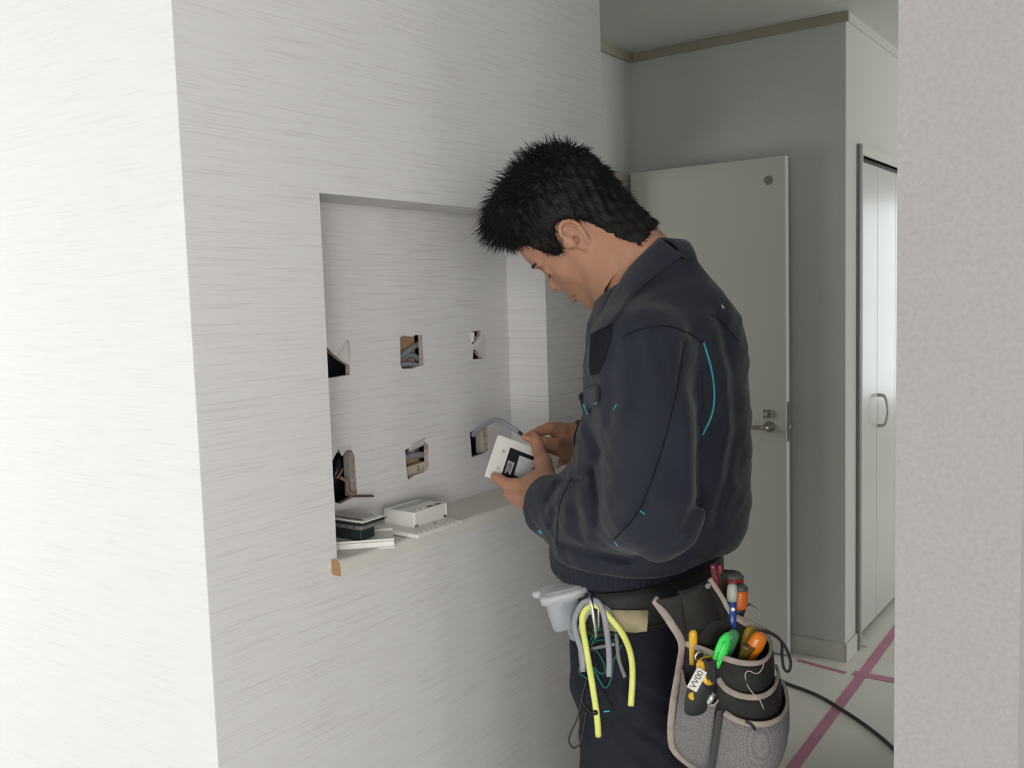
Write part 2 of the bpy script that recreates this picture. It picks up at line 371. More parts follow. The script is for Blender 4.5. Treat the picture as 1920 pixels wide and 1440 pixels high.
window('window_4', (7.15, .45, 1.35), 'x', 1.0, 1.5); window('added_window_5', (4.6, -5.05, 1.3), 'y', 1.4, 1.6); window('added_window_7', (-5.05, -3.9, 1.5), 'x', 1.8, 1.7); window('added_window_6', (-5.05, -1.4, 1.4), 'x', 2.4, 1.5)  # rear and far-hall sashes frame openings invented for the added lights
# trims: cornice, skirting
def strip(name, P, m, w_, h_):
    bm = bmesh.new()
    for a, b in zip(P, P[1:]):
        a = np.array(a, float); b = np.array(b, float); d = b-a; L = np.linalg.norm(d); d /= L; n = np.cross([0, 0, 1], d)
        obox(bm, (a+b)/2+n*w_/2+np.array([0, 0, h_/2]), d, n, (0, 0, 1), L, w_, abs(h_), bev=.002)
    return struct(name, bm, m)
strip('trim_cornice_1', [(XF, YC-.013, H-.034), (XF, YN, H-.034)], M_cornice, .014, .034)
strip('trim_cornice_2', [(XF-.014, YN, H-.0345), (XB, YN, H-.0345)], M_cornice, .013, .0345)
strip('trim_cornice_3', [(7.1, YC, H-.0335), (XF+.001, YC, H-.0335)], M_trim, .011, .0335)
strip('baseboard_far', [(XF, YC-.008, 0), (XF, YN, 0)], M_trim, .008, .07)
strip('baseboard_closet', [(CX0-.03, YC, 0), (XF-.008, YC, 0)], M_trim, .008, .07)
strip('baseboard_nook', [(2.8, YN, 0), (XB, YN, 0)], M_trim, .008, .07)
# recess sill with raw end
t = thing('sill_board', 'cream painted sill board along the bottom of the wall recess', 'sill', (1.45, 1.24, NZ0))
bm = bmesh.new(); ZS = 1.009
prof = [(YM-.022, NZ0-.003), (YM-.022, ZS-.008), (YM-.020, ZS-.003), (YM-.016, ZS-.0005), (YB, ZS), (YB, NZ0+.0005), (YM, NZ0+.0005), (YM, NZ0-.003)]
def extr(bm, prof, xa, xb, mi=0):
    A = [bm.verts.new((xa, y, z)) for y, z in prof]; B = [bm.verts.new((xb, y, z)) for y, z in prof]; n = len(prof)
    for i in range(n): bm.faces.new((A[i], A[(i+1) % n], B[(i+1) % n], B[i])).material_index = mi
    bm.faces.new(A[::-1]).material_index = mi; bm.faces.new(B).material_index = mi
extr(bm, prof, NX0, NX1); obj('sill_top', bm, M_sill, t)
bm = bmesh.new(); extr(bm, [(y, z) for y, z in prof if y <= YM+.001][:4]+[(YM-.0, ZS), (YM-.0, NZ0-.003)], 1.108, NX0); obj('sill_nosing', bm, M_sill, t)
bm = bmesh.new(); extr(bm, [(YM-.0215, NZ0-.0028), (YM-.0215, ZS-.008), (YM-.019, ZS-.003), (YM-.014, ZS-.0005), (YM-.0005, ZS), (YM-.0005, NZ0-.0028)], 1.1065, 1.1078)
obj('sill_end_grain', bm, M_board, t, label='bare brown fibreboard end of the sill')
# door leaf (open flat against the far wall) and its frame
t = thing('door_1', None, None, (3.545, 1.93, 0), kind='structure')
DX = 3.545
bm = bmesh.new(); box(bm, DX, DX+.033, 1.262, 1.92, .012, 1.957, bev=.001); leaf = obj('door_leaf', bm, M_door, t)
bm = bmesh.new(); box(bm, DX-.0005, DX+.0335, 1.2595, 1.262, .012, 1.957); obj('edge_band', bm, mat('door_edge', (.72, .73, .72), .3), t, label='pale edge of the open door')
bm = bmesh.new(); box(bm, DX+.005, DX+.028, 1.2580, 1.2595, .865, 1.02, bev=.0005); lp = obj('latch_plate', bm, mat('latch_metal', (.30, .28, .27), .4, .8), t)
bm = bmesh.new(); box(bm, DX+.010, DX+.024, 1.2480, 1.2580, .915, .932, bev=.002); obj('latch_bolt', bm, M_metal, lp)
M_handle = mat('satin_handle', (.42, .40, .36), .3, .9)
hn = bmesh.new(); c = at(1440, 776, X=DX); box(hn, DX-.010, DX, c[1]-.020, c[1]+.020, c[2]-.017, c[2]+.017, bev=.003); rs = obj('lock_rose', hn, M_handle, t)
hn = bmesh.new(); obox(hn, c+np.array([-.016, .004, 0]), (1, 0, 0), (0, 1, 0), (0, 0, 1), .014, .010, .018, bev=.002); obj('thumb_turn', hn, M_metal, rs)
c = at(1443, 800, X=DX)
hn = bmesh.new(); tube(hn, [c+np.array(q) for q in ((0, 0, 0), (-.03, .0, 0), (-.045, .012, 0), (-.048, .05, 0), (-.046, .12, -.001))], [.012, .0105, .0105, .009, .006], 12, 5); obj('lever_handle', hn, M_handle, t, True)
hn = bmesh.new(); disc(hn, c+np.array([-.006, 0, 0]), (1, 0, 0), .022, .006, 20); obj('handle_rose', hn, M_handle, t)
bm = bmesh.new(); c = at(1440, 338, X=DX); disc(bm, c+np.array([-.004, 0, 0]), (1, 0, 0), .0155, .004, 24, r2=.017); obj('door_stop_disc', bm, mat('grey_disc', (.22, .22, .21), .5), t, label='round grey disc near the top corner of the door')
for z in (.25, 1.7):
    bm = bmesh.new(); tube(bm, [(DX+.01, 1.925, z-.04), (DX+.01, 1.925, z+.04)], .006, 10, 1); obj('hinge', bm, M_metal, t)
M_frame = mat('taupe_casing', (.46, .41, .36), .5)
bm = bmesh.new(); box(bm, 3.455, 3.50, YN-.012, YN+.105, 0, 1.96); box(bm, 2.82, 2.86, YN-.012, YN+.105, 0, 1.96); box(bm, 2.86, 3.455, YN-.012, YN+.105, 1.925, 1.96)
box(bm, 3.50, 3.575, YN-.012, YN, 0, 1.955); struct('trim_1', bm, M_frame)
# closet: casing and folding doors
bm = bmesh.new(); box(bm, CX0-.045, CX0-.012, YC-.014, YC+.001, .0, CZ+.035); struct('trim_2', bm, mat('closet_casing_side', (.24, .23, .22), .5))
bm = bmesh.new(); box(bm, CX0-.012, CX0+.012, YC-.010, YC+.09, .0, CZ+.035); box(bm, CX0+.012, CX1+.03, YC-.010, YC+.06, CZ, CZ+.035); struct('trim_3', bm, M_trim)
t = thing('door_2', None, None, (CX0, YC, 0), kind='structure')
bm = bmesh.new(); box(bm, CX0+.012, CX1, YC+.016, YC+.04, CZ-.018, CZ); obj('track', bm, M_black, t)
xs = [CX0+.016, CX0+.305, CX0+.60, CX0+.895, CX1-.004]
for a, b in zip(xs, xs[1:]):
    bm = bmesh.new(); box(bm, a+.0015, b-.0015, YC+.012, YC+.034, .03, CZ-.018, bev=.0015); pnl = obj('folding_panel', bm, M_closet, t)
    if a == xs[1]:
        c = at(1647, 742, Y=YC+.012); c2 = at(1650, 803, Y=YC+.012); x = CX0+.325
        bm = bmesh.new(); z0, z1 = .862, .995
        tube(bm, [(x, YC+.014, z1), (x, YC-.014, z1-.006), (x, YC-.026, (z0+z1)/2+.02), (x, YC-.026, (z0+z1)/2-.02), (x, YC-.014, z0+.006), (x, YC+.014, z0)], [.008, .0065, .0055, .0055, .0065, .008], 10, 5); obj('bow_handle', bm, mat('pale_handle', (.50, .49, .46), .35, .3), pnl, True)
# floor tapes, cable
def tape(P, w_, label, j=0):
    bm = bmesh.new(); L = []; R = []
    Q = smooth_pts([(p[0], p[1], .0012+.0002*j) for p in P], 4)
    for i, p in enumerate(Q):
        d = Q[min(i+1, len(Q)-1)]-Q[max(i-1, 0)]; d /= np.linalg.norm(d); n = np.cross([0, 0, 1], d)
        L.append(p+n*w_/2); R.append(p-n*w_/2)
    loft(bm, L, R, 1)
    for f in bm.faces: f.smooth = False
    o = obj('floor_tape', bm, M_tape); thicken(o, .0006); prop(o, label, 'tape', 'pink tape strips on the floor')
g = lambda x, y: at(x, y, Z=0)
a, b = g(1486, 1440), g(1679, 1182); d = (b-a)/np.linalg.norm(b-a)
tape([a-d*1.2, a, b, b+d*2.2], .037, 'long pink tape seam running down the grey hall floor')
tape([g(1496, 1238), g(1586, 1262)], .022, 'thin pink tape strip along the foot of the far wall', 1)
tape([g(1600, 1262), g(1680, 1277), g(1720, 1284)], .045, 'short pink tape strip branching right from the long seam', 2)
for q, (a, b) in enumerate((((1.2, .98), (1.2, .3)), )):
    pass
bm = bmesh.new(); tube(bm, [g(1380, 1250)*[1, 1, 0]+[0, 0, .005]]+[g(x, y)*[1, 1, 0]+np.array([0, 0, .005]) for x, y in ((1440, 1268), (1475, 1284), (1530, 1305), (1580, 1334), (1630, 1368), (1677, 1408), (1720, 1460))], .0062, 8, 5)
prop(obj('floor_cable', bm, M_rubber, None, True), 'thick black cable curving over the grey floor behind the man', 'cable')
bm = bmesh.new(); a = g(1613, 1212); b = g(1627, 1214); tube(bm, [a+[0, 0, .002], (a+b)/2+[0, .01, .003], b+[0, 0, .002]], .001, 5, 3); prop(obj('wire_scrap', bm, M_rubber), 'tiny dark wire scrap on the floor by the closet casing', 'wire')
# ================================================================== the electrician
M_skin = mat('skin', (.44, .235, .15), .5, spec=.35, var=(40, (.39, .19, .12), .35), bump=(450, .12, .0006), sss=.12)
M_hair = mat('black_hair', (.007, .0065, .006), .6, spec=.22)
M_navy = mat('navy_work_cloth', (.021, .0235, .036), .85, spec=.2, sheen=.1, bump=(900, .25, .0004), var=(7, (.016, .018, .029), .3))
M_navyd = mat('navy_seam_and_shade', (.012, .013, .018), .9, spec=.1)  # seam lines, and the painted shade inside the jacket front
M_pants = mat('navy_trouser_cloth', (.020, .022, .032), .85, spec=.2, bump=(900, .25, .0004), var=(7, (.014, .015, .022), .3))
M_teal = mat('teal_thread', (.03, .26, .32), .6)
XM = 1.354
man = thing('person', 'person in a navy work jacket bending over a white device beside the wall recess', 'person', (XM, .70, 0))
# head frame (columns f, l, u)
HM = np.array([[-.061, -.894, -.443], [.704, -.354, .616], [-.707, -.274, .651]]); HO = np.array([1.354, .831, 1.559])
inv = lambda P: (np.array(P)-HO)@HM
cm = .01
def head_field(g):
    e = g.ell; c = g.cone; A = lambda *p: np.array(p)*cm
    d = e(A(-.6, 0, 4.6), A(9.0, 7.3, 7.7))
    d = smin(d, e(A(2.6, 0, 3.2), A(6.9, 6.2, 5.6)), .02)
    d = smin(d, e(A(4.0, 0, -2.6), A(5.3, 5.6, 6.2)), .02)
    for s in (1, -1):
        d = smin(d, c(A(4.9, 4.5*s, -2.0), A(1.5, 6.2*s, -1.2), .017, .011), .02)       # cheekbone
        d = smin(d, c(A(.8, 5.3*s, -6.0), A(6.9, 1.6*s, -9.4), .014, .0155), .022)      # jaw
        d = smin(d, c(A(.6, 5.6*s, -1.5), A(.8, 5.3*s, -6.0), .013, .014), .02)
        d = smin(d, c(A(8.6, 1.2*s, 2.0), A(7.2, 4.2*s, 1.9), .0075, .006), .012)       # brow ridge
    d = smin(d, e(A(6.4, 0, -5.8), A(3.1, 2.9, 2.9)), .02)
    d = smin(d, e(A(7.3, 0, -9.3), A(1.75, 1.9, 1.5)), .015)                              # chin
    d = smin(d, c(A(-2.2, 0, -3.5), inv((XM, .735, 1.455)), .056, .060), .03)             # neck
    d = smin(d, c(A(-4.5, 0, -2.0), inv((XM, .705, 1.50)), .045, .050), .03)
    d = smin(d, c(A(5.6, 0, -8.4), A(-.5, 0, -7.2), .020, .040), .03)                     # under jaw
    for s in (1, -1):                                                                     # eye sockets, lids
        d = smax(d, -e(A(9.3, 3.2*s, .35), A(1.45, 1.9, 1.0)), .012)
        d = smin(d, e(A(7.15, 3.15*s, -.05), A(1.25, 1.45, 1.15)), .005)
        d = smax(d, -c(A(8.55, 2.2*s, -.62), A(8.0, 4.3*s, -.45), .0012, .0012), .003)
    d = smin(d, c(A(8.35, 0, .5), A(9.9, 0, -2.4), .0062, .0078), .012)                   # nose
    d = smin(d, e(A(10.15, 0, -2.75), A(.95, .95, .85)), .008)
    for s in (1, -1):
        d = smin(d, e(A(9.0, 1.25*s, -3.15), A(1.05, .6, .75)), .006)
        d = smax(d, -e(A(9.35, .6*s, -3.95), A(.55, .32, .45)), .003)
    d = smax(d, -e(A(10.4, 0, -4.35), A(.7, .35, .6)), .008)                              # philtrum
    d = smin(d, e(A(8.75, 0, -5.55), A(1.05, 2.1, .62)), .006)                            # lips
    d = smin(d, e(A(8.6, 0, -6.95), A(1.05, 1.8, .68)), .006)
    d = smax(d, -g.chain([A(8.2, 2.6, -6.35), A(9.3, 1.3, -6.2), A(9.75, 0, -6.22), A(9.3, -1.3, -6.2), A(8.2, -2.6, -6.35)], [.0012]*5), .004)
    d = smax(d, -e(A(9.9, 0, -8.0), A(1.3, 1.6, .55)), .010)
    for s in (1, -1):                                                                     # ears
        f = np.array([.82, .55*s, 0.]); u = np.array([-.16, .10*s, 1.]); u -= f*(u@f)/(f@f); f /= np.linalg.norm(f); u /= np.linalg.norm(u); n = np.cross(u, f)*s
        n = n if n[1]*s > 0 else -n
        R = np.stack([f, n, u]).T                                                         # columns
        O = A(-1.0, 7.75*s, .1)
        Pe = lambda a, b, cc: O+(f*a+n*b+u*cc)*cm
        ear = e(Pe(0, 0, .1), A(1.55, .32, 2.75), R)
        ear = smax(ear, -e(Pe(.1, .55, .35), A(1.15, .45, 2.0), R), .004)
        rim = [Pe(*q) for q in ((1.3, .15, .9), (1.45, .25, 1.9), (.8, .35, 2.85), (-.3, .42, 3.0), (-1.3, .45, 2.2), (-1.65, .45, .9), (-1.45, .4, -.5), (-.95, .3, -1.7))]
        ear = smin(ear, g.chain(rim, [.0026, .0034, .0036, .0036, .0036, .0034, .003, .003]), .003)
        ear = smin(ear, g.chain([Pe(*q) for q in ((.2, .2, 1.9), (-.5, .3, 1.3), (-.75, .32, .2), (-.55, .32, -.9), (.1, .3, -1.35))], [.0022, .0028, .003, .003, .003]), .004)   # antihelix
        ear = smin(ear, e(Pe(-.1, .12, -2.15), A(.85, .38, .95), R), .005)                # lobe
        ear = smin(ear, e(Pe(1.05, .2, -.45), A(.42, .4, .62), R), .004)                  # tragus
        ear = smin(ear, g.cone(Pe(1.2, -.4, 0), Pe(.2, -1.3, 0), .011, .012), .008)
        d = smin(d, ear, .006)
        d = smax(d, -e(Pe(.35, .25, -.45), A(.45, .7, .65), R), .003)                     # canal
    return d
g = Grid((-.115, -.105, -.17), (.125, .105, .135), .0020)
Dh = head_field(g); Ph, Fh = nets(g, Dh, HM, HO)
# hands
def fing(g, P, R, k=.004): return g.chain([at(x, y, D=z) for x, y, z in P], R, k)
def near_hand():
    g = Grid((1.24, .82, 1.035), (1.46, 1.12, 1.24), .0018); q = lambda x, y, z: at(x, y, D=z)
    d = g.cone(q(1062, 950, 1.585), q(1030, 925, 1.625), .029, .026)
    d = smin(d, g.cone(q(1030, 925, 1.625), q(1000, 908, 1.665), .027, .021), .02)
    d = smin(d, g.cone(q(1022, 932, 1.64), q(1000, 936, 1.68), .022, .015), .02)
    d = smin(d, g.cone(q(1026, 905, 1.645), q(1018, 868, 1.70), .020, .0145), .018)
    d = smin(d, fing(g, [(1018, 868, 1.70), (1010, 842, 1.738), (1004, 826, 1.748), (1002, 818, 1.752)], [.0140, .0118, .0108, .0080]), .012)
    fs = [([(1002, 905, 1.672), (978, 910, 1.700), (952, 909, 1.712), (937, 899, 1.722), (928, 894, 1.727)], [.0140, .0138, .0122, .0098, .0078]),
          ([(1002, 922, 1.675), (978, 929, 1.700), (955, 925, 1.718), (950, 912, 1.745), (955, 900, 1.765)], [.0135, .0130, .0112, .0095, .0085]),
          ([(1008, 935, 1.672), (985, 941, 1.695), (966, 938, 1.712), (960, 926, 1.738), (966, 912, 1.762)], [.0125, .0120, .0102, .0090, .0080]),
          ([(1014, 943, 1.660), (1000, 949, 1.680), (985, 947, 1.70), (978, 938, 1.725), (982, 926, 1.745)], [.0110, .0105, .0090, .0080, .0072])]
    e = None
    for P, R in fs:
        f = fing(g, P, R, .002); e = f if e is None else smin(e, f, .0015)
    return nets(g, smin(d, e, .010))
def far_hand():
    g = Grid((1.36, .86, 1.08), (1.62, 1.12, 1.28), .0018); q = lambda x, y, z: at(x, y, D=z)
    d = g.cone(q(1100, 828, 1.87), q(1076, 822, 1.85), .029, .027)
    d = smin(d, g.cone(q(1076, 822, 1.85), q(1050, 812, 1.825), .028, .018), .02)
    d = smin(d, g.cone(q(1072, 838, 1.84), q(1050, 846, 1.815), .020, .014), .02)
    fs = [([(1048, 806, 1.82), (1030, 803, 1.80), (1012, 809, 1.785), (996, 815, 1.765), (989, 818, 1.758)], [.0150, .0120, .0098, .0078, .0062]),
          ([(1056, 832, 1.815), (1038, 832, 1.785), (1018, 828, 1.765), (998, 824, 1.752), (984, 819, 1.748)], [.0145, .0118, .0100, .0086, .0066]),
          ([(1054, 842, 1.83), (1038, 838, 1.815), (1026, 836, 1.805), (1024, 842, 1.812)], [.0130, .0110, .0098, .0085]),
          ([(1058, 854, 1.83), (1042, 852, 1.82), (1032, 856, 1.815), (1034, 863, 1.825)], [.0120, .0105, .0092, .0080]),
          ([(1064, 862, 1.835), (1052, 864, 1.825), (1046, 870, 1.83)], [.0110, .0095, .0080])]
    e = None
    for P, R in fs:
        f = fing(g, P, R, .002); e = f if e is None else smin(e, f, .0015)
    return nets(g, smin(d, e, .009))
Pn, Fn = near_hand(); Pr, Fr = far_hand()
# the rest of the body, under the clothes
SH_N, EL_N, WR_N = np.array([1.190, .640, 1.358]), np.array([1.163, .605, 1.150]), at(1040, 935, D=1.60)
SH_F, EL_F, WR_F = np.array([1.510, .700, 1.365]), np.array([1.545, .765, 1.150]), at(1092, 827, D=1.86)
g = Grid((1.08, .50, 0), (1.66, 1.02, 1.56), .011)
d = g.chain([(XM, .72, 1.50), (XM, .69, 1.38), (XM, .69, 1.15), (XM, .715, .97)], [.055, .09, .078, .070])
for S, E_, W_ in ((SH_N, EL_N, WR_N), (SH_F, EL_F, WR_F)):
    d = smin(d, g.chain([np.array([XM, .685, 1.40]), S, E_, W_], [.07, .050, .038, .026]), .03)
for s in (-1, 1):
    d = smin(d, g.chain([(XM+.085*s, .705, .90), (XM+.09*s, .70, .50), (XM+.09*s, .70, .10)], [.055, .048, .036]), .03)
    d = smin(d, g.chain([(XM+.09*s, .69, .06), (XM+.10*s, .86, .035)], [.035, .028]), .03)
Pb, Fb = nets(g, d)
P_all = np.concatenate([Ph, Pn, Pr, Pb]); F_all = np.concatenate([Fh, Fn+len(Ph), Fr+len(Ph)+len(Pn), Fb+len(Ph)+len(Pn)+len(Pr)])
body = link('body', mesh_np('body', P_all, F_all), M_skin, man)
bvh_head = bvh_of(Ph, Fh)
# lips, brow and lashes
M_lip = mat('lip_skin', (.36, .14, .10), .45, spec=.3)
hm = HM
def hp(f, l, u): return HO+hm@(np.array([f, l, u])*cm)
def onhead(f, l, u, lift=0.0):
    o = V(hp(f*1.6+1, l*1.6, u)); dd = (V(hp(0, 0, u))-o).normalized(); r = bvh_head.ray_cast(o, dd)
    return np.array(r[0]+r[1]*lift) if r[0] is not None else hp(f, l, u)
bm = bmesh.new()
tube(bm, [onhead(8.5, 2.1, -6.0, .0002), onhead(9.2, 1.2, -5.85, .0006), onhead(9.6, .0, -5.75, .0008), onhead(9.2, -1.2, -5.85, .0006), onhead(8.5, -2.1, -6.0, .0002)], [.0008, .0024, .0028, .0024, .0008], 8, 4)
tube(bm, [onhead(8.5, 2.0, -6.6, .0002), onhead(9.1, 1.1, -6.8, .0006), onhead(9.4, .0, -6.9, .0008), onhead(9.1, -1.1, -6.8, .0006), onhead(8.5, -2.0, -6.6, .0002)], [.0008, .0028, .0034, .0028, .0008], 8, 4)
obj('lips', bm, M_lip, man, True)
bm = bmesh.new()
for s in (1, -1):
    for i in range(46):      # eyebrow hairs
        t = rng.rand(); l = 1.5+3.2*t; u0 = 2.0+.35*math.sin(t*2.6)+rng.uniform(-.22, .22)
        a = onhead(8.5-.28*l*l*.35, l*s, u0, .0001); b = a+hm@(np.array([.15, .55*s*1.0, .12+.1*rng.randn()])*cm)*.9
        tube(bm, [a, (a+b)/2+hm@np.array([.0004, 0, 0]), b], [.00035, .0003, .0001], 3, 1)
    for i in range(30):      # lashes
        t = i/29; l = 2.0+2.4*t; a = onhead(8.2, l*s, -.55, 0); b = a+hm@(np.array([.45, .10*s, -.55])*cm)
        tube(bm, [a, (a+b)/2, b], [.0004, .0003, .0001], 3, 1)
obj('eyebrows_and_lashes', bm, M_hair, man, kind='stuff')
# nails of the near hand
# ---- hair
g = Grid((-.13, -.105, -.115), (.135, .105, .175), .0028)
pol = np.array([(14, 13), (11.4, 12), (11.0, 10.6), (9.6, 8.1), (8.2, 7.1), (6.6, 6.2), (5.2, 4.1), (4.6, 2.4), (4.1, .6), (3.5, -1.3), (3.0, -1.9), (2.5, -1.5), (2.1, 1.0), (1.2, 2.6), (-.2, 3.7), (-1.6, 3.4), (-2.6, 2.2), (-3.6, .9), (-4.0, -1.5), (-4.8, -4.3), (-5.8, -6.4), (-7.0, -8.6), (-15, -9.5), (-15, 20), (14, 20)])*cm
fx = g.X[:, 0, 0]; uz = g.Z[0, 0, :]; FX, UZ = np.meshgrid(fx, uz, indexing='ij')
dm = np.full(FX.shape, 9., np.float32); ins = np.zeros(FX.shape, bool)
for i in range(len(pol)):
    a, b = pol[i], pol[(i+1) % len(pol)]; e = b-a; t = np.clip(((FX-a[0])*e[0]+(UZ-a[1])*e[1])/(e@e), 0, 1)
    dm = np.minimum(dm, np.hypot(FX-a[0]-t*e[0], UZ-a[1]-t*e[1]))
    c_ = (a[1] > UZ) != (b[1] > UZ); ins ^= c_ & (FX < (b[0]-a[0])*(UZ-a[1])/(b[1]-a[1]+1e-12)+a[0])
poly = np.where(ins, -dm, dm)[:, None, :]
A = lambda *p: np.array(p)*cm
d = g.ell(A(-1.2, 0, 5.3), A(9.6, 8.0, 9.0))
d = smin(d, g.ell(A(5.0, .3, 10.6), A(4.2, 5.6, 3.3)), .03)
d = smin(d, g.ell(A(-3.9, 0, -1.6), A(5.4, 6.0, 7.4)), .03)
d = smin(d, g.ell(A(2.0, 0, 6.0), A(6.2, 6.9, 6.0)), .02)
skin = smin(g.ell(A(-.6, 0, 4.6), A(9.0, 7.3, 7.7)), g.ell(A(2.6, 0, 3.2), A(6.9, 6.2, 5.6)), .02)
skin = smin(skin, g.cone(A(-4.5, 0, -2.0), inv((XM, .705, 1.50)), .045, .050), .03)
for s in (1, -1): skin = smin(skin, g.cone(A(.6, 5.6*s, -1.5), A(.8, 5.3*s, -6.0), .013, .014), .02)
d = smin(d, skin-.0055, .01)
d = d+.0035*np.sin(g.X*190+g.Y*60)*np.sin(g.Y*170+2)*np.sin(g.Z*150+g.X*90+1)
d = smax(d, poly+.0013*np.sin(g.X*900+g.Z*500)*np.sin(g.Z*1100-g.X*300+1)+.0015*np.sin(g.X*400)*np.sin(g.Z*350), .004)
Pc, Fc = nets(g, d)
me_h = mesh_np('hair', Pc@HM.T+HO, Fc)
nrm = np.zeros(len(me_h.vertices)*3, np.float32); me_h.vertices.foreach_get('normal', nrm); nrm = (nrm.reshape(-1, 3))@HM
bm = bmesh.new(); bm.from_mesh(me_h)
pv = Pc
sel = rng.choice(len(pv), 11000, replace=False)
strands_v = []; strands_f = []
for i in sel:
    p = pv[i]; n = nrm[i]; f, l, u = p/cm
    if n@np.array([.3, 0, 1.]) < -.75 and u < 5: continue
    # combing direction in head space
    top = max(0., min(1., (u-5)/6)); front = max(0., min(1., (f-1)/6))
    cdir = np.array([.9*top*(.3+front)-.25*(1-top), .15*np.sign(l)*(1-top), -.9*(1-top)-.25*front*top])
    swirl = rng.randn(3)*.35
    L = (.008+.017*top*(.5+.5*rng.rand())+.005*front*top)*(0.7+.6*rng.rand())
    if u < 4: L = .008+.006*rng.rand()
    if u < -3: L = .006+.004*rng.rand()
    lift = .55*top+.22
    dr = cdir+n*lift+swirl; dr /= np.linalg.norm(dr)
    curl = cdir*.8-n*.2+rng.randn(3)*.25
    q0 = p-n*.003; q1 = q0+dr*L*.5; q2 = q1+(dr+curl*.55)/np.linalg.norm(dr+curl*.55)*L*.5; q3 = q2+(dr+curl*1.3)/np.linalg.norm(dr+curl*1.3)*L*.35
    r = (.0011 if rng.rand() < .35 else .0005)*(1 if u > 2 else .6)
    a = np.cross(dr, [0.3, .5, .8]); a /= np.linalg.norm(a); b = np.cross(dr, a); base = len(strands_v)
    for q, rr in ((q0, r), (q1, r*.8), (q2, r*.5)):
        for k in range(3):
            an = k*2.0944; strands_v.append(HO+HM@(q+rr*(a*math.cos(an)+b*math.sin(an))))
    strands_v.append(HO+HM@q3)
    for j in (0, 3):
        for k in range(3): strands_f.append((base+j+k, base+j+(k+1) % 3, base+j+3+(k+1) % 3, base+j+3+k))
    for k in range(3): strands_f.append((base+6+k, base+6+(k+1) % 3, base+9))
bm.free()
me_s = bpy.data.meshes.new('hair_strands'); me_s.from_pydata([tuple(v) for v in strands_v], [], strands_f)
bm = bmesh.new(); bm.from_mesh(me_h); bm.from_mesh(me_s); me = bpy.data.meshes.new('hair'); bm.to_mesh(me); bm.free()
link('hair', me, M_hair, man, True)
# ---- jacket
g = Grid((1.05, .46, .93), (1.67, 1.00, 1.56), .0042)
gx, gy, gz = g.X, g.Y, g.Z
PX, PY, PZd = None, None, None
zt = [.93, .985, 1.02, 1.06, 1.12, 1.20, 1.28, 1.36, 1.41, 1.45, 1.48, 1.51, 1.54]
cyt = [.745, .742, .722, .705, .692, .680, .672, .670, .676, .684, .692, .700, .706]
rxt = [.160, .162, .180, .188, .186, .182, .180, .176, .155, .115, .080, .064, .058]
ryt = [.112, .116, .132, .138, .131, .120, .108, .104, .102, .090, .076, .066, .060]
cy, rx, ry = (np.interp(gz, zt, t).astype(np.float32) for t in (cyt, rxt, ryt))
dx, dy = (gx-XM)/rx, (gy-cy)/ry
rr = (np.abs(dx)**2.3+np.abs(dy)**2.3)**(1/2.3)
d = (rr-1)*np.minimum(rx, ry)*.9
d = smax(d, gz-1.475-.5*(.70-gy), .015)
# front placket hangs a little forward of the chest
d = smin(d, g.chain([(XM-.03, .742, 1.38), (XM-.03, .757, 1.26), (XM-.02, .795, 1.12)], [.015, .02, .03]), .04)
def arm(S, E_, W_, r):
    e = g.chain([S+np.array([0, 0, .012]), (S+E_)/2+np.array([0, -.006, .0]), E_], [r[0], r[1], r[2]], .02)
    return smin(e, g.chain([E_, (E_+W_)/2, W_], [r[2], r[3], r[4]], .01), .035)
EN = np.array([1.163, .601, 1.150]); WN = at(1038, 950, D=1.565)
d = smin(d, arm(SH_N, EN, WN, (.062, .064, .062, .058, .054)), .035)
d = smin(d, arm(SH_F, EL_F, at(1090, 826, D=1.855), (.062, .062, .058, .052, .041)), .035)
d = smin(d, g.cone((XM-.07, .680, 1.412), SH_N+np.array([.02, 0, .01]), .040, .055), .04)
d = smin(d, g.cone((XM+.07, .685, 1.425), SH_F+np.array([-.02, 0, .01]), .045, .055), .04)
# pixel-space creases pressed into the cloth facing the camera
Pg = [gx-CAM[0], gy-CAM[1], gz-CAM[2]]
zz = Pg[0]*CF[0]+Pg[1]*CF[1]+Pg[2]*CF[2]
PX = 960+FPX*(Pg[0]*CR[0]+Pg[1]*CR[1]+Pg[2]*CR[2])/zz; PY = 720-FPX*(Pg[0]*CU[0]+Pg[1]*CU[1]+Pg[2]*CU[2])/zz
near = (1/(1+np.exp((gx-1.36)/.02))).astype(np.float32)
def crease(P, wpx, depth, soft=1.):
    global d
    m = None
    for (x0, y0), (x1, y1) in zip(P, P[1:]):
        ex, ey = x1-x0, y1-y0; t = np.clip(((PX-x0)*ex+(PY-y0)*ey)/(ex*ex+ey*ey), 0, 1)
        q = (PX-x0-t*ex)**2+(PY-y0-t*ey)**2; m = q if m is None else np.minimum(m, q)
    d = d+depth*np.exp(-m/(wpx*wpx))*near
crease([(1283, 640), (1267, 740), (1238, 852), (1200, 954), (1152, 1011)], 5, .004)        # sleeve seam
crease([(1309, 700), (1313, 820), (1311, 930), (1285, 985)], 9, .010)        # behind the sleeve
crease([(1330, 800), (1325, 900), (1300, 990)], 14, .006)
crease([(1112, 885), (1121, 940), (1119, 980)], 9, .009)                                   # elbow fold
crease([(1030, 935), (1045, 905), (1095, 900)], 7, .006)
crease([(1040, 960), (1032, 985)], 6, .006)
crease([(1150, 640), (1146, 760), (1136, 840)], 10, .004)
crease([(1190, 625), (1200, 700), (1190, 760)], 12, .005)
crease([(1228, 630), (1245, 700)], 10, .004)
crease([(1100, 800), (1122, 850)], 10, .003)
crease([(1355, 600), (1372, 700), (1380, 800), (1360, 900), (1340, 985)], 9, .007)         # back pleats
crease([(1385, 700), (1392, 800), (1388, 900)], 8, .006)
crease([(1340, 580), (1362, 660)], 9, .005)
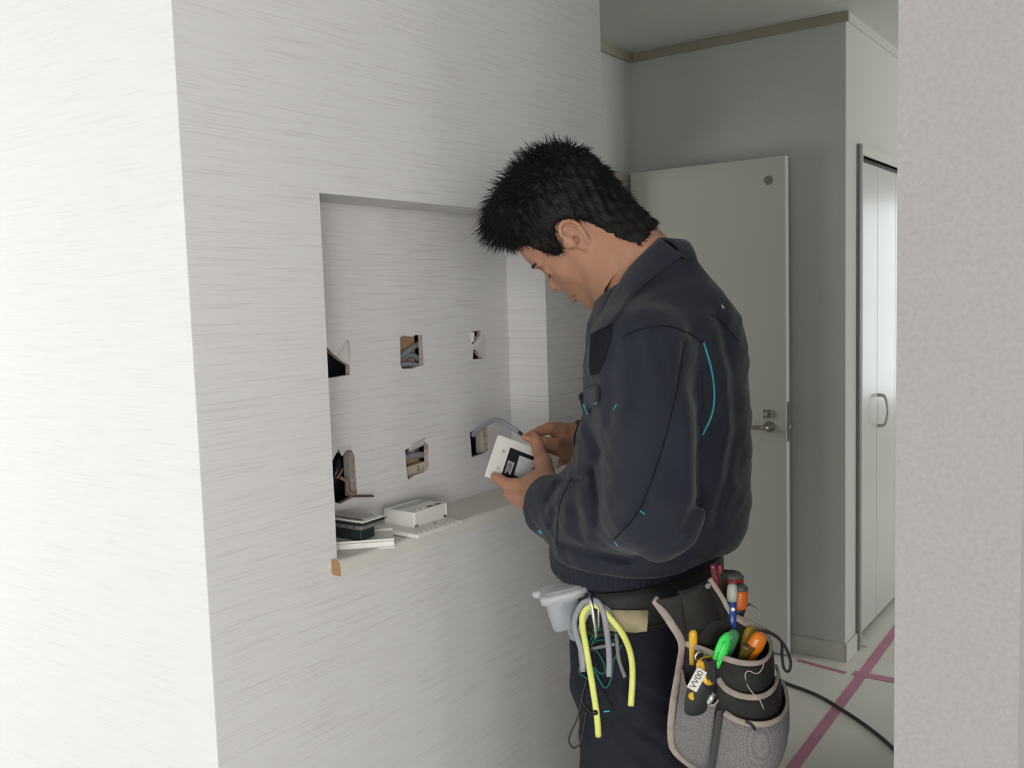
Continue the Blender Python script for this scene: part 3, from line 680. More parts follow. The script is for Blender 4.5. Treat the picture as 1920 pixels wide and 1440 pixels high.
crease([(1060, 1020), (1110, 1035), (1180, 1050)], 9, .006)
crease([(1150, 1042), (1200, 1040), (1240, 1022), (1268, 1004)], 12, .005)
crease([(1080, 960), (1090, 1000)], 10, .006)
for P, w_, dp in (([(1345, 620), (1364, 700), (1370, 800), (1352, 900)], 7, -.005), ([(1230, 700), (1215, 850), (1180, 950)], 16, -.004), ([(1090, 930), (1100, 1010)], 10, -.005),
                ([(1170, 700), (1165, 800)], 12, -.004), ([(1290, 760), (1285, 900)], 12, -.004), ([(1060, 950), (1060, 1000)], 9, -.004)):
    crease(P, w_, dp)
d = d+.0016*np.sin(gz*62+gx*35+np.sin(gy*40)*1.5)*np.sin(gy*55+gz*18)+.0009*np.sin(gz*140-gx*90)*np.sin(gy*120+1)
# hem rolls over the elastic band
d = smax(d, 1.042-gz+.006*np.sin(gx*30)+.25*(gy-.74)*.12, .012)
# openings: neck, cuffs
d = smax(d, -g.cone((XM, .765, 1.452), (XM, .81, 1.58), .085, .14), .006)
d = smax(d, -g.cone((XM, .72, 1.475), (XM, .745, 1.60), .058, .085), .006)
dn = (WN-EN)/np.linalg.norm(WN-EN)
d = smax(d, -g.cone(WN-dn*.01, WN+dn*.12, .046, .048), .004)
df = at(1090, 826, D=1.855)-EL_F; df /= np.linalg.norm(df); WF = at(1090, 826, D=1.855)
d = smax(d, -g.cone(WF-df*.005, WF+df*.12, .034, .035), .004)
cutn = (gx-WN[0])*dn[0]+(gy-WN[1])*dn[1]+(gz-WN[2])*dn[2]-.014
mask = ((gx-WN[0])**2+(gy-WN[1])**2+(gz-WN[2])**2) < .085**2
d = np.where(mask, smax(d, cutn.astype(np.float32), .004), d)
cutf = (gx-WF[0])*df[0]+(gy-WF[1])*df[1]+(gz-WF[2])*df[2]-.016
mask = ((gx-WF[0])**2+(gy-WF[1])**2+(gz-WF[2])**2) < .075**2
d = np.where(mask, smax(d, cutf.astype(np.float32), .004), d)
Pj, Fj = nets(g, d)
jacket = link('jacket', mesh_np('jacket', Pj, Fj), M_navy, man)
bj = bvh_of(Pj, Fj)
def on(pts, b=bj, lift=.0008):
    out = []
    for x, y in pts:
        h = hit(b, x, y, lift)
        if h is not None: out.append(h[0])
    return out
def line_on(name, pts, r, m, par, lift=.0006, label=None, b=bj, n=5):
    Q = [tuple(p) for p in smooth_pts([(x, y, 0) for x, y in pts], n)]
    P = on([(q[0], q[1]) for q in Q], b, lift)
    P = [p for i, p in enumerate(P) if i == 0 or np.linalg.norm(p-P[i-1]) < .05]
    if len(P) < 2: return None
    bm = bmesh.new(); tube(bm, P, r, 6, 1); return obj(name, bm, m, par, True, label)
line_on('back_piping', [(1318, 642), (1332, 690), (1338, 735), (1334, 775), (1317, 815)], .0018, M_teal, jacket, .0012, 'teal piping down the shoulder pleat')
line_on('seam', [(1283, 640), (1267, 740), (1238, 852), (1200, 954), (1152, 1011)], .0009, M_navyd, jacket)
line_on('seam', [(1168, 632), (1200, 618), (1250, 612), (1290, 625), (1318, 642)], .0009, M_navyd, jacket)
line_on('seam', [(1330, 590), (1348, 600), (1385, 640)], .0008, M_navyd, jacket)
line_on('stitch', [(1200, 957), (1209, 964)], .0011, M_teal, jacket, label='short teal stitch on the sleeve')
line_on('stitch', [(1152, 1014), (1159, 1023)], .0011, M_teal, jacket, label='short teal stitch on the sleeve')
line_on('stitch', [(1151, 768), (1157, 758)], .0010, M_teal, jacket, label='short teal stitch on the sleeve')
h = hit(bj, 1014, 997)
if h is not None:
    bm = bmesh.new(); disc(bm, h[0]-h[1]*.001, h[1], .0055, .004, 16, r2=.004); obj('snap_button', bm, M_teal, jacket, label='teal snap button on the cuff')
h = hit(bj, 1355, 577)
if h is not None:
    bm = bmesh.new(); u_ = np.cross(h[1], [0, 0, 1]); u_ /= np.linalg.norm(u_); v_ = np.cross(h[1], u_)
    vs = [bm.verts.new(V(h[0]+h[1]*.0008+q)) for q in (u_*.004, -u_*.004+v_*.002, v_*-.006)]; bm.faces.new(vs); thicken(obj('paint_fleck', bm, M_white, jacket, label='small white fleck on the back shoulder'), .0004)
# collar: folded leaf around the neck
def collar():
    IN0 = pix(at(1237, 447, X=1.322))[2]; OU0 = pix(at(1280, 480, X=1.318))[2]
    inner = [(1237, 447, IN0), (1205, 478, 1.44), (1178, 506, 1.43), (1160, 535, 1.43), (1143, 563, 1.455), (1127, 592, 1.49), (1106, 621, 1.515)]
    outer = [(1280, 480, OU0), (1242, 504, 1.41), (1206, 532, 1.375), (1180, 562, 1.375), (1160, 592, 1.39), (1138, 612, 1.45), (1111, 626, 1.505)]
    I = smooth_pts(inner, 5); O_ = smooth_pts(outer, 5); rows = 8; G = []
    for j in range(rows+1):
        t = j/rows; row = []
        for a_, b_ in zip(I, O_):
            q = a_*(1-t)+b_*t; dep = q[2]-.008*math.sin(math.pi*t)
            for bv, lf in ((bj, .007), (bvh_head, .007)):
                h = hit(bv, q[0], q[1])
                if h is not None: dep = min(dep, pix(h[0])[2]-lf*(1.0 if t > .1 else .6))
            row.append([q[0], q[1], dep])
        G.append(row)
    D_ = np.array(G)
    for _ in range(8):                                   # relax the depths so the leaf reads as one smooth cloth
        S = D_[:, :, 2].copy(); S[:, 1:-1] = (D_[:, :-2, 2]+D_[:, 1:-1, 2]*2+D_[:, 2:, 2])/4; D_[:, :, 2] = np.minimum(S, D_[:, :, 2]+.002)
    W = [[at(x, y, D=z) for x, y, z in row] for row in D_]
    bm = bmesh.new()
    def sheet(W):
        V_ = [[bm.verts.new(V(p)) for p in row] for row in W]
        for r0, r1 in zip(V_, V_[1:]):
            for i in range(len(r0)-1):
                f = bm.faces.new((r0[i], r0[i+1], r1[i+1], r1[i])); f.smooth = True
    I3, O3 = W[0], W[-1]
    base = [p+np.array([.030, -.010, -.04]) for p in I3]
    sheet(W); sheet([base, I3])
    mir = lambda P: [np.array([2*XM+.01-p[0], p[1], p[2]]) for p in P]
    far = [mir([p*(1-.5*j/rows)+W[0][i]*(.5*j/rows)-np.array([0, 0, .012*j/rows]) for i, p in enumerate(r)]) for j, r in enumerate(W)]
    sheet(far); sheet([mir(I3), mir(base)])
    arc = lambda p, q, dn_: smooth_pts([p, (p+q)/2+np.array(dn_), q], 6)
    A_ = arc(I3[0], mir(I3)[0], [0, -.014, -.002]); B_ = arc(O3[0], far[-1][0], [0, -.014, -.010])
    sheet([A_, [p+np.array([0, .012, -.03]) for p in A_]])
    sheet([[a_*(1-t)+b_*t+np.array([0, -.3, .6])*.012*math.sin(math.pi*t) for a_, b_ in zip(A_, B_)] for t in (0, .25, .5, .75, 1)])
    bmesh.ops.remove_doubles(bm, verts=bm.verts[:], dist=.0008)
    o = obj('collar', bm, M_navy, jacket, True); thicken(o, .004); return I3, O3
cI, cO = collar()
# shade painted into the open front and the undershirt tip below the chin
bm = bmesh.new(); tube(bm, [at(1116, 571, D=1.56), at(1124, 576, D=1.555), at(1140, 572, D=1.545)], [.003, .005, .006], 8, 4); obj('undershirt_edge', bm, mat('black_undershirt', (.008, .008, .009), .9), man, True)
def drape(pts, bv, lift):
    Z = []
    for p in pts:
        h = hit(bv, p[0], p[1]); Z.append(None if h is None else pix(h[0])[2])
    kn = [(i, z) for i, z in enumerate(Z) if z is not None]
    Zi = np.interp(range(len(Z)), [k[0] for k in kn], [k[1] for k in kn]) if kn else [1.5]*len(Z)
    return [at(p[0], p[1], D=z-lift) for p, z in zip(pts, Zi)]
def px_patch(name, A_, B_, bv, lift, m, par, th, rows=6, bow=0, label=None):
    A2, B2 = smooth_pts([(x, y, 0) for x, y in A_], 5), smooth_pts([(x, y, 0) for x, y in B_], 5); G = []
    for j in range(rows+1):
        t = j/rows; G.append(drape([tuple(p*(1-t)+q*t)[:2] for p, q in zip(A2, B2)], bv, lift+bow*math.sin(math.pi*t)))
    bm = bmesh.new(); V_ = [[bm.verts.new(V(p)) for p in r] for r in G]
    for r0, r1 in zip(V_, V_[1:]):
        for i in range(len(r0)-1): bm.faces.new((r0[i], r0[i+1], r1[i+1], r1[i])).smooth = True
    o = obj(name, bm, m, par, True, label); thicken(o, th); return o
px_patch('front_shade_sheet', [(1147, 606), (1143, 640), (1134, 672), (1120, 702)], [(1109, 627), (1107, 655), (1106, 682), (1108, 704)], bj, .003, M_navyd, jacket, .002, label='dark sheet painting the shade inside the open jacket front')  # dark sheet stands in for shade inside the open front
fl = px_patch('pocket_flap', [(1122, 722), (1106, 727), (1092, 736), (1085, 744)], [(1121, 752), (1112, 760), (1103, 770), (1095, 777)], bj, .008, M_navy, jacket, .003, 5, .006)
bm = bmesh.new(); tube(bm, drape([(1094, 758), (1098, 768), (1102, 776)], bj, .018), .0013, 6, 3); obj('stitch', bm, M_teal, fl, True, 'pale teal stitching on the pocket flap')
bm = bmesh.new(); tube(bm, drape([(1112, 759), (1119, 755)], bj, .014), .0010, 6, 1); obj('stitch', bm, M_teal, fl, True)
line_on('seam', [(1072, 897), (1052, 940), (1046, 985), (1045, 1022)], .0009, M_navyd, jacket)
# elastic waistband, gathered
def band(name, z0, z1, cy0, rx_, ry_, m, par, amp=0, nf=110, rows=5, bulge=.0, tilt=.0, zwave=0, cx=XM, k=2.2, n=360, label=None):
    bm = bmesh.new(); rings = []
    for j in range(rows+1):
        t = j/rows; ring = []
        for i in range(n):
            a = i*2*math.pi/n; ca, sa = math.cos(a), math.sin(a)
            r_ = (abs(ca)**k+abs(sa)**k)**(-1/k); w_ = 1+amp*math.sin(nf*a+.8*math.sin(7*a))*(.6+.4*math.sin(3*a+j))+bulge*math.sin(math.pi*t)
            x, y = rx_*ca*r_*w_, ry_*sa*r_*w_
            ring.append(bm.verts.new((cx+x, cy0+y, z0+(z1-z0)*t-tilt*y+zwave*math.sin(5*a))))
        rings.append(ring)
    for A_, B_ in zip(rings, rings[1:]):
        for i in range(n): f = bm.faces.new((A_[i], A_[(i+1) % n], B_[(i+1) % n], B_[i])); f.smooth = True
    o = obj(name, bm, m, par, False, label); thicken(o, .003); return o
wb = band('waistband', 1.003, 1.060, .735, .163, .122, M_navy, jacket, .012, 100, 6, .02, -.15)
# ---- trousers
g = Grid((1.12, .50, .0), (1.60, .92, 1.02), .0065)
zt = [.60, .70, .80, .88, .95, 1.0]
cy = np.interp(g.Z, zt, [.690, .700, .712, .718, .722, .725]); rx = np.interp(g.Z, zt, [.160, .166, .170, .166, .156, .152]); ry = np.interp(g.Z, zt, [.085, .092, .102, .102, .098, .096])
d = (((np.abs((g.X-XM)/rx))**2.3+(np.abs((g.Y-cy)/ry))**2.3)**(1/2.3)-1)*.11
d = smax(d, .78-g.Z, .06); d = smax(d, g.Z-.985, .01)
for s in (-1, 1):
    d = smin(d, g.chain([(XM+.083*s, .702, .84), (XM+.086*s, .700, .60), (XM+.09*s, .705, .42), (XM+.09*s, .700, .06)], [.086, .086, .078, .066], .02), .02)
Pg = [g.X-CAM[0], g.Y-CAM[1], g.Z-CAM[2]]; zz = Pg[0]*CF[0]+Pg[1]*CF[1]+Pg[2]*CF[2]
PX = 960+FPX*(Pg[0]*CR[0]+Pg[1]*CR[1]+Pg[2]*CR[2])/zz; PY = 720-FPX*(Pg[0]*CU[0]+Pg[1]*CU[1]+Pg[2]*CU[2])/zz
near = (1/(1+np.exp((g.X-1.40)/.02))).astype(np.float32)
for P, w_, dp in (([(1130, 1270), (1150, 1330), (1200, 1370), (1270, 1410)], 8, .008), ([(1135, 1350), (1180, 1400), (1230, 1440)], 9, .006), ([(1150, 1270), (1220, 1310), (1260, 1330)], 9, .006), ([(1120, 1230), (1135, 1290)], 6, .005)): crease(P, w_, dp)
d = d+.0022*np.sin(g.Z*70+g.X*50+g.Y*30)*np.sin(g.Y*60-g.Z*25)
d = smax(d, .045-g.Z, .004)
Pt, Ft = nets(g, d); trousers = link('trousers', mesh_np('trousers', Pt, Ft), M_pants, man); bt = bvh_of(Pt, Ft)
line_on('stitch', [(1132, 1334), (1143, 1333)], .0012, mat('cyan_thread', (.05, .42, .55), .6), trousers, b=bt, label='short cyan stitch on the thigh')
line_on('pocket_seam', [(1118, 1225), (1126, 1265), (1135, 1300), (1152, 1332)], .0009, M_navyd, trousers, b=bt)
# socks
for s in (-1, 1):
    g = Grid((XM+.09*s-.07, .60, .0), (XM+.09*s+.07, .96, .12), .005)
    d = g.chain([(XM+.09*s, .70, .09), (XM+.09*s, .69, .045)], [.042, .042]); d = smin(d, g.chain([(XM+.09*s, .69, .036), (XM+.095*s, .80, .036), (XM+.10*s, .89, .026)], [.038, .042, .026]), .03); d = smax(d, .001-g.Z, .003)
    Pq, Fq = nets(g, d); link('sock', mesh_np('sock', Pq, Fq), mat('grey_sock', (.10, .10, .11), .95), man)
# ================================================================== work belt
M_belt = mat('worn_black_webbing', (.008, .0078, .0075), .7, var=(25, (.022, .025, .020), .16), bump=(300, .5, .0006))
M_cream = mat('cream_hook_tape', (.38, .33, .20), .9, var=(60, (.31, .26, .155), .3), bump=(600, .6, .0006))
M_bag = mat('black_canvas', (.009, .0085, .008), .8, var=(18, (.022, .019, .016), .15), bump=(700, .5, .0005))
M_bind = mat('beige_binding', (.40, .34, .29), .9, var=(70, (.27, .22, .19), .25), bump=(500, .5, .0006))
bm_rx, bm_ry, bm_cy = .170, .112, .722
belt = band('work_belt', .938, 1.004, bm_cy, bm_rx, bm_ry, M_belt, man, 0, 1, 4, .012, .14, label='wide worn black tool belt')
belt_b = band('belt_stitching', .943, .945, bm_cy, bm_rx+.003, bm_ry+.003, M_bag, belt, 0, 1, 1, 0, .14, n=120)
def belt_bvh():
    me = belt.data; return BVHTree.FromPolygons([tuple(v.co) for v in me.vertices], [tuple(p.vertices) for p in me.polygons])
bb = belt_bvh()
def patch(name, pts, m, par, b, lift, t, label=None):
    P = []
    for x, y in pts:
        h = hit(b, x, y, lift); P.append(h[0] if h is not None else at(x, y, X=1.19))
    n = len(P)//2; bm = bmesh.new(); loft(bm, P[:n], P[n:][::-1], 1); o = obj(name, bm, m, par, False, label); thicken(o, t); return o
patch('hook_tape_patch', [(1142, 1141), (1165, 1142), (1190, 1142), (1213, 1142), (1213, 1184), (1190, 1183), (1165, 1181), (1142, 1179)], M_cream, belt, bb, .006, .002, 'cream hook-and-loop patch on the belt')
patch('belt_keeper', [(1100, 1108), (1120, 1112), (1120, 1185), (1100, 1180)], M_bag, belt, bb, .008, .004)
# ================================================================== tool pouch
PN = np.array([-.62, -.785, 0.]); PN /= np.linalg.norm(PN)
PO = at(1300, 1130, X=1.188)
def pa(x, y, d_):
    """point on the sight line of (x,y), d_ metres out from the hip plane of the pouch"""
    r = CF+CR*((x-960)/FPX)-CU*((y-720)/FPX); t = ((PO-CAM)@PN+d_)/(r@PN); return CAM+r*t
pouch = thing('tool_pouch', 'black canvas tool pouch with beige binding hanging at the back of the belt', 'tool pouch', PO)
M_mesh = mat('grey_mesh_fabric', (.16, .155, .155), .75, var=(50, (.11, .105, .105), .3))
def mesh_mat():
    m = bpy.data.materials.new('woven_mesh'); m.use_nodes = True; nt = m.node_tree; b = nt.nodes['Principled BSDF']; b.inputs['Roughness'].default_value = .7
    tc = nt.nodes.new('ShaderNodeTexCoord'); mp = nt.nodes.new('ShaderNodeMapping'); mp.inputs['Scale'].default_value = (560, 560, 420); mp.inputs['Rotation'].default_value = (.2, .0, .9)
    vo = nt.nodes.new('ShaderNodeTexVoronoi'); vo.inputs['Scale'].default_value = 1; vo.inputs['Randomness'].default_value = .25
    nt.links.new(tc.outputs['Object'], mp.inputs[0]); nt.links.new(mp.outputs[0], vo.inputs['Vector'])
    r = nt.nodes.new('ShaderNodeValToRGB'); r.color_ramp.elements[0].position = .25; r.color_ramp.elements[1].position = .5
    r.color_ramp.elements[0].color = (.075, .072, .072, 1); r.color_ramp.elements[1].color = (.20, .19, .19, 1)
    nt.links.new(vo.outputs['Distance'], r.inputs[0]); nt.links.new(r.outputs[0], b.inputs['Base Color'])
    bp = nt.nodes.new('ShaderNodeBump'); bp.inputs['Distance'].default_value = .001; bp.inputs['Strength'].default_value = .6
    nt.links.new(vo.outputs['Distance'], bp.inputs['Height']); nt.links.new(bp.outputs[0], b.inputs['Normal']); return m
M_mesh = mesh_mat()
def bind(P, r=.0045, par=None, n=5, name='binding', flat=.45):
    bm = bmesh.new(); tube(bm, P, r, 8, n, flat=flat, up=PN); return obj(name, bm, M_bind, par or pouch, True)
# back panel against the hip, with the belt loop part on top
bp_l = [(1230, 1126, .012), (1256, 1165, .010), (1278, 1205, .010), (1274, 1250, .008), (1262, 1320, .006), (1258, 1375, .006), (1268, 1410, .006), (1318, 1450, .006)]
bp_r = [(1330, 1086, .006), (1352, 1118, .004), (1376, 1156, .002), (1432, 1188, .0), (1446, 1240, .0), (1452, 1300, .0), (1450, 1380, .0), (1420, 1450, .0)]
L_ = smooth_pts([pa(*q) for q in bp_l], 4); R_ = smooth_pts([pa(*q) for q in bp_r], 4)
bm = bmesh.new(); loft(bm, L_, R_, 8, lambda s, t: PN*.012*math.sin(math.pi*t)*(1-s)); bk = obj('back_panel', bm, M_bag, pouch, True); thicken(bk, .004)
bind([pa(*q) for q in [(1238, 1133, -.004), (1229, 1126, .010)]+[(x, y, d_+.003) for x, y, d_ in bp_l[1:]]], .0058)
bind([pa(x, y, d_+.003) for x, y, d_ in bp_r[:4]], .0042)
bm = bmesh.new(); loft(bm, [pa(1272, 1108, .018), pa(1290, 1105, .018), pa(1322, 1090, .012)], [pa(1285, 1185, .016), pa(1310, 1190, .016), pa(1352, 1165, .010)], 5, lambda s, t: PN*.006*math.sin(math.pi*t)); thicken(obj('belt_loop', bm, M_bag, pouch, True), .003)
h0 = pa(1326, 1098, .018)
bm = bmesh.new(); disc(bm, h0, PN, .004, .0025, 14); obj('rivet', bm, M_metal, pouch)
# pockets: front walls as curved cloth between a rim and a lower line
def pocket(name, rim, low, m, bl=.010, rows=8, sub=5, bnd=.0045):
    A_ = smooth_pts([pa(*q) for q in rim], sub); B_ = smooth_pts([pa(*q) for q in low], sub)
    bm = bmesh.new(); loft(bm, A_, B_, rows, lambda s, t: PN*bl*math.sin(math.pi*s)*math.sin(math.pi*min(1, t*1.0)))
    o = obj(name, bm, m, pouch, True); thicken(o, .0025, 1)
    if bnd: bind([pa(x, y, d_+.002) for x, y, d_ in rim], bnd)
    return o
p1 = pocket('upper_pocket', [(1284, 1206, .012), (1318, 1218, .030), (1352, 1232, .048), (1390, 1243, .062), (1425, 1243, .062), (1443, 1228, .045), (1444, 1205, .020), (1432, 1188, .004)],
       [(1282, 1270, .012), (1318, 1325, .030), (1352, 1340, .046), (1388, 1340, .058), (1420, 1335, .058), (1440, 1310, .040), (1446, 1290, .018), (1446, 1280, .002)], M_bag)
bind([pa(1438, 1188, .004), pa(1420, 1176, .003), pa(1398, 1165, .002), pa(1378, 1156, .002)], .0045)
p2 = pocket('middle_pocket', [(1346, 1272, .054), (1362, 1292, .062), (1390, 1305, .074), (1425, 1307, .080), (1450, 1292, .070), (1459, 1268, .045), (1456, 1250, .020)],
       [(1340, 1345, .054), (1358, 1395, .062), (1390, 1420, .072), (1425, 1420, .076), (1452, 1395, .062), (1462, 1350, .040), (1460, 1330, .018)], M_bag, .008)
p3 = pocket('front_mesh_pocket', [(1358, 1336, .066), (1378, 1349, .078), (1405, 1357, .090), (1440, 1357, .096), (1466, 1343, .085), (1476, 1318, .060), (1472, 1290, .035), (1466, 1276, .020)],
       [(1338, 1470, .050), (1350, 1490, .060), (1380, 1500, .070), (1420, 1490, .072), (1442, 1460, .065), (1455, 1420, .050), (1460, 1390, .030), (1460, 1370, .015)], M_mesh, .016)
p4 = pocket('side_mesh_pocket', [(1279, 1256, .016), (1284, 1280, .028), (1296, 1302, .040), (1318, 1318, .052), (1337, 1322, .058), (1348, 1312, .056)],
       [(1260, 1385, .010), (1268, 1405, .012), (1285, 1425, .018), (1310, 1440, .026), (1330, 1445, .034), (1342, 1450, .040)], M_mesh, .004, 8, 5, .0018)
bm = bmesh.new(); tube(bm, [pa(1352, 1330, .062), pa(1346, 1380, .058), pa(1336, 1460, .050)], .007, 8, 4, flat=.4, up=PN); obj('divider_strip', bm, mat('grey_webbing', (.05, .048, .047), .85), pouch, True)
bm = bmesh.new(); tube(bm, [pa(1298, 1322, .040), pa(1306, 1370, .030), pa(1316, 1438, .022)], .0016, 6, 4); obj('pocket_pleat', bm, M_mesh, pouch, True)
c = pa(1313, 1231, .040); bm = bmesh.new(); torus(bm, c, PN, .0066, .0019, 24, 8); obj('grommet', bm, M_chrome, pouch, True)
bm = bmesh.new(); disc(bm, c-PN*.002, PN, .0058, .0015, 16); obj('grommet_hole', bm, M_dark, pouch)
bm = bmesh.new()
tube(bm, [pa(1431, 1236, .068), pa(1431, 1248, .070), pa(1426, 1258, .072), pa(1418, 1263, .073), pa(1403, 1258, .070), pa(1397, 1266, .070), pa(1401, 1284, .072), pa(1411, 1299, .080), pa(1424, 1312, .086), pa(1431, 1328, .085), pa(1435, 1342, .085)], .0009, 5, 5)
obj('loose_thread', bm, mat('beige_thread', (.42, .36, .28), .9), pouch)
for P_, r_ in (([pa(1382, 1170, .004), pa(1392, 1168, .003), pa(1404, 1172, .003)], .0016), ([pa(1398, 1352, .092), pa(1410, 1360, .096), pa(1418, 1372, .094)], .0022)):
    bm = bmesh.new(); tube(bm, P_, r_, 5, 3); obj('frayed_patch', bm, M_black, pouch)
# ---- tools
def knife(name, label, body_px, w_px, m1, m2, cat='utility knife', flat=.62):
    t = thing(name, label, cat, pa(*body_px[0])); bm = bmesh.new()
    P = [pa(*q) for q in body_px]; R0 = [w_px*k/FPX*1.27 for k in (.35, .82, 1, 1, .95, .9)][:len(P)]
    tube(bm, P, R0, 16, 5, flat=flat, up=PN); obj('handle', bm, m1, t, True); return t
def mplas(n, c, r=.3, c2=None): return mat(n, c, r, spec=.5, coat=.2)
M_green = mplas('bright_green_plastic', (.06, .85, .13)); M_gdark = mplas('dark_green_plastic', (.05, .22, .08))
M_org = mplas('orange_plastic', (.75, .20, .01)); M_yel = mplas('yellow_plastic', (.72, .42, .02)); M_olive = mplas('dull_olive_plastic', (.12, .085, .015))
def capsule_tool(name, label, cat, A_, B_, ra, rb, m, flat=.6, part='handle'):
    """rounded flattened handle from tip A_ down to B_"""
    t = thing(name, label, cat, A_); bm = bmesh.new(); A_, B_ = np.array(A_), np.array(B_); d_ = B_-A_; L = np.linalg.norm(d_); u = d_/L
    P = [A_, A_+u*ra*.25, A_+u*ra*.8, A_+u*ra*1.6, A_+d_*.6, B_]; R0 = [ra*.25, ra*.68, ra*.95, ra, (ra+rb)/2, rb]
    tube(bm, P, R0, 18, 4, flat=flat, up=PN); obj(part, bm, m, t, True); return t
t = capsule_tool('utility_knife', 'bright green utility knife handle sticking out of the pouch', 'knife', pa(1379, 1181, .026), pa(1346, 1255, .030), .0105, .0105, M_gdark)
bm = bmesh.new(); tube(bm, [pa(1366, 1190, .040), pa(1364, 1193, .044), pa(1359, 1203, .047), pa(1352, 1222, .048), pa(1343, 1250, .046)], [.0035, .0068, .0098, .0105, .0100], 6, 4, flat=.55, up=PN); obj('grip_face', bm, M_green, t, False, 'vivid green front face of the handle')
bm = bmesh.new(); tube(bm, [pa(1360, 1204, .056), pa(1353, 1222, .057), pa(1346, 1240, .055)], .0022, 6, 3); obj('grip_ridge', bm, M_green, t, True)
t = capsule_tool('orange_pliers', 'orange handled tool leaning in the right of the pouch', 'tool', pa(1429, 1186, .038), pa(1388, 1260, .030), .0130, .0080, M_org, .75)
bm = bmesh.new(); tube(bm, [pa(1404, 1212, .044), pa(1396, 1228, .040), pa(1388, 1248, .036)], [.0105, .0085, .0075], 12, 4, flat=.6, up=PN); obj('lower_grip', bm, M_olive, t, True, 'dark olive lower grip')
capsule_tool('yellow_screwdriver', 'yellow rounded tool end at the left of the pouch opening', 'screwdriver', pa(1299, 1180, .018), pa(1300, 1245, .020), .0062, .0062, M_yel, .9)
capsule_tool('yellow_tape_measure', 'small dull yellow tool end behind the orange handle', 'tool', pa(1409, 1174, .010), pa(1398, 1222, .014), .0100, .0100, mplas('muted_yellow', (.40, .27, .02)), .7)
# stripper clipped to the side pocket
t = thing('cable_stripper', 'black and yellow cable stripper with a white lettered label in the side pocket', 'cable stripper', pa(1320, 1290, .05))
M_bk = mat('matt_black_rubber', (.018, .018, .019), .55)
bm = bmesh.new(); tube(bm, [pa(1330, 1242, .052), pa(1322, 1262, .058), pa(1314, 1288, .062), (pa(1307, 1312, .058)), pa(1304, 1330, .050)], [.010, .0155, .0185, .0175, .0165], 20, 5, flat=.62, up=PN); obj('body_shell', bm, M_bk, t, True)
bm = bmesh.new(); tube(bm, [pa(1311, 1256, .070), pa(1310, 1246, .068), pa(1316, 1238, .066), pa(1328, 1234, .064), pa(1335, 1240, .064), pa(1336, 1250, .066)], [.0030, .0034, .0034, .0036, .0038, .0034], 10, 5); obj('hook_ring', bm, M_yel, t, True)
bm = bmesh.new(); tube(bm, [pa(1319, 1240, .070), pa(1319, 1256, .076), pa(1321, 1270, .081), pa(1329, 1280, .083), pa(1339, 1276, .078)], [.0050, .0052, .0050, .0040, .0030], 12, 5, flat=.5, up=PN); obj('yellow_frame', bm, M_yel, t, True)
bm = bmesh.new(); obox(bm, pa(1330, 1257, .078), np.cross(PN, [0, 0, 1]), PN, (0, 0, 1), .011, .012, .026, bev=.002); obj('black_lever', bm, M_bk, t)
bm = bmesh.new(); disc(bm, pa(1297, 1304, .066), PN, .0052, .003, 16); obj('yellow_button', bm, M_yel, t)
bm = bmesh.new(); tube(bm, [pa(1337, 1300, .066), pa(1333, 1308, .068), pa(1327, 1318, .066)], [.0048, .0055, .0040], 12, 4); obj('steel_roller', bm, M_chrome, t, True)
LA, LB, LC = pa(1309.5, 1257, .077), pa(1317, 1266, .080), pa(1296.5, 1281, .075)   # label corners: top-left, right, bottom-left
ex = (LC-LA)/np.linalg.norm(LC-LA); ez = np.cross(ex, (LB-LA)); ez /= np.linalg.norm(ez)
if ez@PN < 0: ez = -ez
ey = np.cross(ez, ex)
cL = (LA+LC)/2+(LB-LA)*.5+ez*.002
bm = bmesh.new(); obox(bm, cL, ex, ey, ez, .030, .014, .0012); lb = obj('label_plate', bm, mat('label_white', (.62, .60, .56), .5), t)
M_ink = mat('black_ink', (.02, .02, .022), .6)
link('lettering', text_mesh('VV00', .0115, frame(cL+ez*.0008, -ex, -ey, ez)), M_ink, lb)
# screwdrivers and marker behind
def driver(name, label, x, y, d_, m, mcap, r):
    top = pa(x, y, d_); dn = pa(x-4, y+70, d_)-top; dn /= np.linalg.norm(dn)
    t = thing(name, label, 'screwdriver', top); bm = bmesh.new()
    tube(bm, [top, top+dn*.002, top+dn*.005, top+dn*.009], [r*.45, r*.8, r*.98, r], 20, 3); obj('end_cap', bm, mcap, t, True)
    bm = bmesh.new(); tube(bm, [top+dn*.009, top+dn*.025, top+dn*.036], [r, r*1.02, r*.9], 20, 3); obj('grip_band', bm, m, t, True)
    bm = bmesh.new(); tube(bm, [top+dn*.036, top+dn*.048, top+dn*.062, top+dn*.10], [r*.9, r*.62, r*.72, r*.7], 20, 3); obj('grip', bm, M_black, t, True)
    bm = bmesh.new(); tube(bm, [top+dn*.10, top+dn*.18], .003, 8, 1); obj('shaft', bm, M_metal, t, True); return t
M_cap = mat('dark_grey_rubber', (.07, .07, .068), .5)
driver('screwdriver', 'screwdriver with a red banded handle and dark domed cap behind the pouch', 1374, 1071, -.030, mplas('red_plastic', (.38, .015, .015)), M_cap, .0165)
driver('screwdriver', 'screwdriver with an orange banded handle beside the white marker', 1387, 1094, -.010, mplas('deep_orange', (.62, .13, .015)), M_cap, .0125)
t = thing('marker_pen', 'white capped marker with a blue label standing in front of the orange screwdriver', 'marker', pa(1372, 1094, .006))
top = pa(1373, 1094, .004); dn = pa(1372, 1160, .004)-top; dn /= np.linalg.norm(dn)
bm = bmesh.new(); tube(bm, [top, top+dn*.002, top+dn*.007, top+dn*.025], [.003, .0055, .0072, .0076], 16, 3); obj('cap', bm, mat('aged_white', (.42, .42, .36), .45), t, True)
